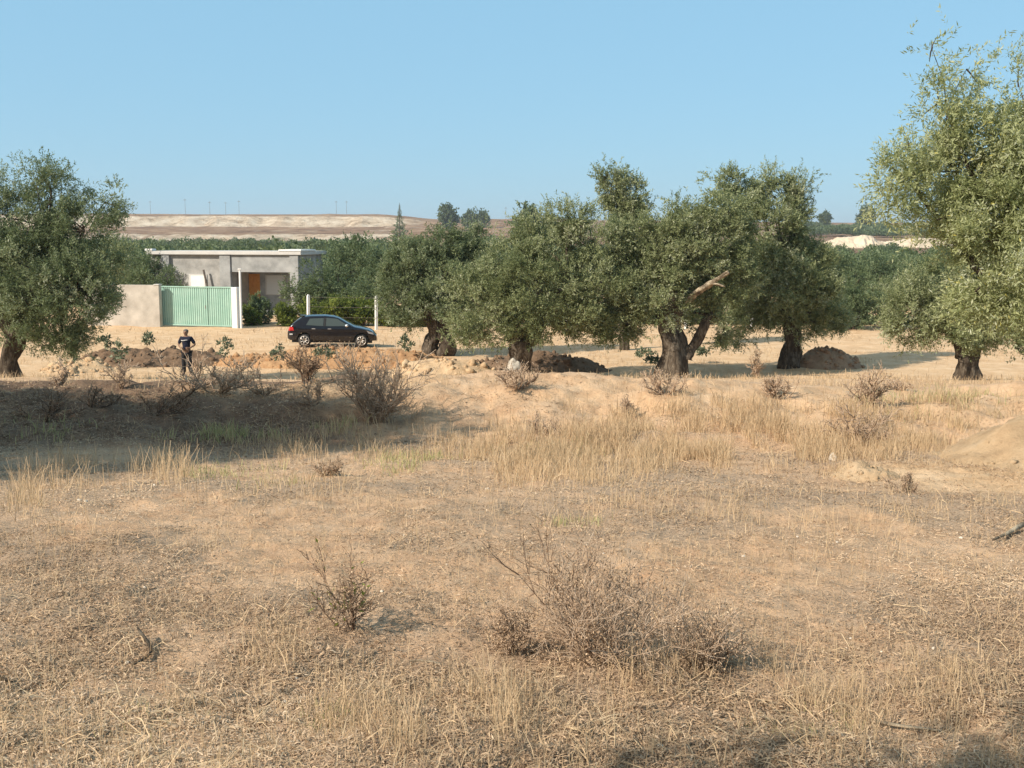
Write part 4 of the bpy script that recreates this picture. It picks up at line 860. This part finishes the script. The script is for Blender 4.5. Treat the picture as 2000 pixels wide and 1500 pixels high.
def blades(x, Y, h, seed, name, label, m='straw', tone=.5, wmul=1.0, lean=.4, cat='grass'):
    rs = np.random.RandomState(seed); n = len(x); a = rs.uniform(0, 2 * np.pi, n); ln = np.abs(rs.normal(0, lean, n))
    W_ = np.maximum(.0026, .00052 * Y) * rs.uniform(.6, 1.3, n) * wmul
    hd = np.stack([np.cos(a), np.sin(a), 0 * a], 1); b = np.stack([x, Y, gz(x, Y) - .02], 1); up = np.array([[0, 0, 1.0]])
    f = rs.uniform(0, np.pi, n); h = h * (.6 + .8 * fbm(x * 1.8 + 30, Y * 1.8, 3)); sd = np.stack([np.cos(f), np.sin(f) * .6, 0 * f], 1) * (W_ * .5)[:, None]
    m1 = b + up * (h * .5)[:, None] + hd * (h * ln * .35)[:, None]; tp = b + up * (h * (1 - .25 * ln))[:, None] + hd * (h * ln)[:, None]
    V = np.stack([b - sd, b + sd, m1 - sd * .8, m1 + sd * .8, tp - sd * .45, tp + sd * .45], 1).reshape(-1, 3); o = (np.arange(n) * 6)[:, None]
    F = np.concatenate([o + np.array([[0, 1, 3, 2]]), o + np.array([[2, 3, 5, 4]])])
    rnd = np.clip(tone + rs.normal(0, .2, n), 0, 1)
    return tag(mesh_np(name, V, F, M[m], None, {'rnd': np.repeat(rnd, 6)}), label, cat, None, 'stuff')
def patch(rs, px, py, rx, ry, n, clumps=.0):
    c = GP(px, py); Y0 = GP(px, py + ry)[1]; Y1 = GP(px, max(py - ry, 743))[1]; rY = max(.12, (Y1 - Y0) / 2); cY = (Y0 + Y1) / 2
    a = rs.uniform(0, 2 * np.pi, n); q = np.sqrt(rs.uniform(0, 1, n)) * (1 + .25 * rs.normal(0, 1, n))
    Y = cY + np.sin(a) * q * rY; x = (px - 1000) / FPX * Y + np.cos(a) * q * rx * cY / FPX
    k = (fbm(x * 2.6 + 7, Y * 1.6, 3) > .47 + .13 * rs.uniform(-1, 1, n)) & (fbm(x * 9 + 7, Y * 5, 2) > .42 + .2 * rs.uniform(-1, 1, n)) & (Y > 2.5)
    return x[k], Y[k]
def tall(name, label, lst, seed, **kw):
    rs = np.random.RandomState(seed); X_, Y_, H_ = [], [], []
    for px, py, rx, ry, h, n in lst:
        x, Y = patch(rs, px, py, rx, ry, n); X_.append(x); Y_.append(Y); H_.append(h * rs.uniform(.35, 1.15, len(x)))
    return blades(np.concatenate(X_), np.concatenate(Y_), np.concatenate(H_), seed + 1, name, label, **kw)
tall('dry_grass', 'tall pale dry grass standing in the middle of the field', [
    (1250, 868, 330, 46, .27, 22000), (1090, 905, 180, 45, .22, 8000), (1560, 858, 220, 46, .25, 11000), (1790, 808, 170, 40, .22, 8000), (300, 935, 85, 45, .3, 1300), (130, 935, 70, 38, .26, 800), (30, 980, 40, 40, .28, 800),
    (700, 865, 260, 40, .2, 4000), (1400, 815, 400, 26, .2, 7000), (1640, 1380, 150, 70, .2, 1200), (1480, 1310, 200, 80, .15, 720), (680, 1400, 110, 60, .17, 560), (960, 1390, 90, 70, .2, 560), (850, 1330, 140, 50, .15, 360),
    (1260, 1390, 110, 70, .18, 440), (525, 1270, 70, 45, .13, 304), (780, 1460, 60, 40, .18, 240), (1880, 1350, 90, 60, .12, 400), (1500, 748, 520, 12, .17, 3000), (1600, 1030, 200, 30, .16, 700), (1150, 1120, 260, 80, .12, 480), (330, 1350, 40, 25, .12, 160),
    (950, 752, 300, 12, .14, 900), (90, 1060, 110, 50, .16, 420), (430, 1100, 120, 60, .14, 380), (1680, 905, 90, 25, .22, 1500), (1800, 868, 110, 22, .2, 1400), (1900, 905, 90, 14, .1, 300), (1900, 1010, 160, 50, .14, 700), (1250, 1010, 300, 40, .15, 1200), (1700, 1450, 60, 40, .16, 320), (560, 960, 160, 40, .16, 900)], 301)
rs = np.random.RandomState(55); x, Y = scatter(rs, 20000); k = (fbm(x * 1.1, Y * 1.1 + 9, 3) > .44 + .2 * rs.uniform(-1, 1, len(x))) & (Y < 19)
blades(x[k], Y[k], rs.uniform(.03, .13, k.sum()) * np.maximum(1, Y[k] / 12), 56, 'sparse_grass', 'thin short dry stalks scattered across the whole field')
tall('green_weeds', 'light green and olive weeds along the foot of the shaded bank', [(430, 852, 70, 14, .2, 420), (560, 850, 90, 10, .17, 360), (650, 842, 60, 10, .15, 220), (330, 860, 60, 10, .17, 160), (90, 845, 110, 26, .2, 400), (800, 905, 90, 20, .12, 1300), (1090, 880, 110, 14, .14, 900), (460, 935, 110, 22, .14, 1100), (1830, 790, 130, 30, .2, 1200), (1590, 1400, 110, 30, .06, 700), (200, 1390, 120, 40, .05, 700), (1130, 1020, 70, 10, .08, 300), (620, 1390, 60, 30, .06, 300)], 311, m='leaf_weed', wmul=1.4, tone=.6)
# far side of the bank: thin dry tufts over the sandy ground
rs = np.random.RandomState(61); n = 26000; Y = rs.uniform(21, 66, n); x = rs.uniform(-.47, .47, n) * Y; k = fbm(x * .35, Y * .35 + 70, 3) > .5 + .12 * rs.uniform(-1, 1, n)
blades(x[k], Y[k], rs.uniform(.06, .25, k.sum()), 62, 'sparse_dry_tufts', 'thin dry tufts dotted over the sandy ground beneath the olives', lean=.5)

def dry_bush(px, py, hpx, wpx, n_main, label, seed, m='twig', leafy=0, leafm='thatch', levels=3, loc=None, lean=0.):
    rs = np.random.RandomState(seed); c = GP(px, py) if loc is None else loc; s = c[1] / FPX; h, r = hpx * s, wpx * s / 2; z0 = float(gz(c[0], c[1]))
    P0, P1, R0, R1, T = [], [], [], [], []; tips = []
    def grow(p, d, ln, rad, lev):
        nseg = 4 if lev == 0 else 3
        for k_ in range(nseg):
            d2 = unit(d + rs.normal(size=3) * .2 + np.array([0, 0, .06])); q = p + d2 * ln / nseg
            P0.append(p); P1.append(q); R0.append(rad * (1 - .22 * k_)); R1.append(rad * (1 - .22 * (k_ + 1))); T.append(np.clip(.3 + .22 * lev + rs.normal(0, .15), 0, 1))
            if lev < levels - 1:
                for _ in range(rs.randint(1, 4)):
                    grow(q, unit(d2 * .9 + rs.normal(size=3) * .65 + np.array([0, 0, .25])), ln * rs.uniform(.3, .6), rad * .5, lev + 1)
            p, d = q, d2
        if lev: tips.append((p, d))
    rb = max(.0045 * h / .5, .0011 * c[1])
    n_main = max(5, int(n_main * (.56 if c[1] > 12 else 1)))
    for i_ in range(n_main):
        a = rs.uniform(0, 2 * np.pi); q = math.sqrt(rs.uniform(0, 1)); tgt = np.array([math.cos(a) * q * r + lean * h, math.sin(a) * q * r * .8, h * rs.uniform(.45, 1.0) * (1 - .35 * q)])
        st = np.array([math.cos(a) * q * r * .14, math.sin(a) * q * r * .12, -.02]); v = tgt - st; grow(st, unit(v), np.linalg.norm(v) * .85, rb * rs.uniform(.7, 1.3), 0)
    root = empty('dry_bush', (c[0], c[1], z0), label, 'bush', 'dead bushes of the field')
    mn = max(.0009, .00033 * c[1])
    V, F, A = segs_mesh(np.array(P0), np.array(P1), np.maximum(R0, mn), np.maximum(R1, mn * .8), np.array(T)); mesh_np('stems', V, F, M[m], root, {'rnd': A})
    tp = np.array([t_[0] for t_ in tips]); td = np.array([t_[1] for t_ in tips]); kk = rs.randint(0, len(tp), len(tp) * 2)
    ls = max(.013, .0011 * c[1]); n = len(kk)
    V, F, A = leaves_mesh(tp[kk] + rs.normal(size=(n, 3)) * ls * 1.2, unit(td[kk] + rs.normal(size=(n, 3)) * .7), unit(rs.normal(size=(n, 3))), ls * rs.uniform(.6, 1.4, n), ls * .45 * rs.uniform(.6, 1.4, n), np.clip(.4 + rs.normal(0, .2, n), 0, 1))
    mesh_np('dry_leaves', V, F, M['thatch'], root, {'rnd': A})
    if leafy:
        kk = rs.randint(0, len(tp), leafy); n = leafy
        V, F, A = leaves_mesh(tp[kk] * rs.uniform(.75, 1, (n, 1)), unit(td[kk] + rs.normal(size=(n, 3)) * .5), unit(rs.normal(size=(n, 3))), .035 * rs.uniform(.6, 1.4, n), .011 * np.ones(n), rs.uniform(.3, 1, n))
        mesh_np('green_leaves', V, F, M['leaf_yellow'], root, {'rnd': A})
    return root
for i, q in enumerate([
    (1190, 1285, 240, 450, 27, 'largest dead bush, wide and brown, in the middle of the foreground'), (1150, 1240, 280, 200, 6, 'bare dark branches rising from the left half of the largest dead bush', 'twigdark', 0, 'thatch', 3, None, -.38), (1370, 1300, 140, 240, 18, 'greyish dead bush overlapping the right end of the largest one'),
    (1000, 1270, 110, 170, 9, 'low dead bush at the left end of the largest one'), (690, 1222, 160, 220, 6, 'small sparse bush with a few yellow green leaves, left foreground', 'twigdark', 70),
    (735, 824, 178, 160, 38, 'tall pinkish dead bush on the bank below the black car'), (595, 752, 100, 76, 16, 'narrow dark dead bush on the bank just left of the tall pinkish one', 'twigdark'), (425, 764, 74, 210, 15, 'broad tangled dead bush at the feet of the standing person'), (515, 768, 60, 110, 10, 'tangled dead bush on the bank right of the person'),
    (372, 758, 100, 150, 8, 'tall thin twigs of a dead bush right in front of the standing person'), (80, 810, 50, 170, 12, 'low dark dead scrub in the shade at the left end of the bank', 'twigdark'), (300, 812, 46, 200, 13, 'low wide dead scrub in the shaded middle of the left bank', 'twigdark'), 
    (235, 752, 62, 40, 8, 'thin upright dead bush on the bank below the dark soil heap'), (115, 748, 52, 60, 7, 'thin dead bush right of the big left olive trunk'),
    (1010, 772, 46, 120, 20, 'low grey dead bush below the pale footed olive trunk'), (1300, 778, 50, 110, 14, 'brown dead bush below the thickest olive trunk'), (1515, 768, 42, 110, 14, 'brown dead bush below the forked olive trunk'),
    (1692, 800, 95, 70, 14, 'upright dead bush on the bank below the brown soil heap'), (1680, 872, 90, 150, 20, 'grey dead bush in front of the small sandy hump'), (1765, 752, 34, 80, 10, 'little dead bush on the bank crest right of the brown soil heap'), 
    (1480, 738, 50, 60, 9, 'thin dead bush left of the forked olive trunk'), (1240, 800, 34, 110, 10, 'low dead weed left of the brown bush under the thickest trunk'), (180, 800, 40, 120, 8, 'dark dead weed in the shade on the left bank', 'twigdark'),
    (610, 800, 50, 90, 9, 'dead weed at the right end of the shaded bank'), (1060, 850, 46, 110, 10, 'dead weed in the tall dry grass near the middle'), (650, 705, 40, 50, 8, 'small dead bush on the crest in front of the car'),
    (640, 930, 34, 80, 9, 'low dark dead weed left of the middle of the field'), (1770, 960, 44, 70, 9, 'dead weed at the edge of the sandy apron on the right')]):
    dry_bush(*q[:6], 400 + i, *(q[6:]))

# stones, sticks
M['stone'] = noisy('pale_stone', (.5, .43, .34), (.7, .63, .53), 14, .9, .4, .006, obj=True)
rs = np.random.RandomState(77)
ST = [(155, 980, 11, 'pale stone, left one of a close pair on the left of the field'), (168, 983, 9, 'pale stone, right one of a close pair on the left of the field'), (1627, 897, 16, 'white pointed stone in front of the grey dead bush'), (247, 1278, 10, 'cream stone near the dark twig in the left foreground'), (160, 1405, 14, 'cream stone in the bottom left of the field'), (270, 1418, 12, 'pale stone near the bottom left edge'),
      (555, 1356, 13, 'flat pale stone below the sparse yellow green bush'), (1290, 1442, 14, 'pale stone near the bottom middle'), (952, 948, 9, 'pale stone in the middle of the field')]
for i in range(24): ST.append((rs.uniform(30, 1980), rs.uniform(900, 1480), rs.uniform(5, 9), 'small pale pebble lying loose in the dry litter'))
for px, py, wpx, lb in ST:
    c = GP(px, py); r = wpx * c[1] / FPX / 2; q = MB().ball((0, 0, 0), r, 2, (1, .8, .7))
    for v in q.bm.verts: v.co *= 1 + .22 * math.sin(v.co.x / r * 3.1 + px) * math.cos(v.co.y / r * 2.7 + py) + rs.normal(0, .05)
    if 'pointed' in lb:
        for v in q.bm.verts:
            if v.co.z > 0: v.co.z *= 2.4; v.co.x *= .7
    o = q.build('stone', M['stone']); o.location = (c[0], c[1], float(gz(c[0], c[1])) + r * .35); o.rotation_euler = (0, 0, rs.uniform(0, 6))
    tag(o, lb, 'stone', 'loose stones in the field')
def stick(name, label, pts, rad, m, seed):
    pp = []
    for px, py, dz in pts:
        c = GP(px, py); pp.append(np.array([c[0], c[1], float(gz(c[0], c[1])) + dz]))
    b = pp[0]; Vw, Fw = wood(np.random.RandomState(seed), [([p - b for p in pp], rad)], 8, .15)
    o = mesh_np(name, Vw, Fw, m, smooth=True); o.location = b; return tag(o, label, 'branch')
stick('fallen_branch', 'dark fallen branch lying at the right edge of the field', [(2060, 1018, .06), (2000, 1036, .05), (1965, 1046, .03), (1940, 1053, .02)], [.02, .017, .013, .007], M['barkpale'], 1)
stick('twig', 'pale straight stick lying in the bottom right of the field', [(1712, 1400, .02), (1770, 1413, .015), (1835, 1428, .01)], [.007, .006, .004], M['barkpale'], 2)
stick('twig', 'dark crooked twig lying in the left foreground', [(270, 1245, .05), (300, 1262, .02), (292, 1274, .02), (255, 1284, .01)], [.006, .007, .006, .004], M['bark'], 3)
stick('twig', 'thin pale stick lying below the sparse yellow green bush', [(800, 1276, .02), (830, 1282, .02), (860, 1291, .01)], [.005, .005, .004], M['barkpale'], 4)
stick('twig', 'dark stick cut off by the left edge of the picture', [(-20, 1322, .02), (5, 1325, .015), (24, 1326, .01)], [.009, .008, .005], M['bark'], 5)
#@@HAZE
hz = bpy.data.materials.new('haze'); hz.use_nodes = True; hz.node_tree.nodes.clear()
pv = hz.node_tree.nodes.new('ShaderNodeVolumePrincipled'); ho = hz.node_tree.nodes.new('ShaderNodeOutputMaterial')
pv.inputs['Color'].default_value = (.86, .93, 1, 1); pv.inputs['Density'].default_value = .0002; pv.inputs['Anisotropy'].default_value = .2
hz.node_tree.links.new(pv.outputs[0], ho.inputs['Volume'])
tag(MB().box(-6200, -120, -60, 6200, 7100, 75).build('haze', hz), None, None, None, 'stuff')
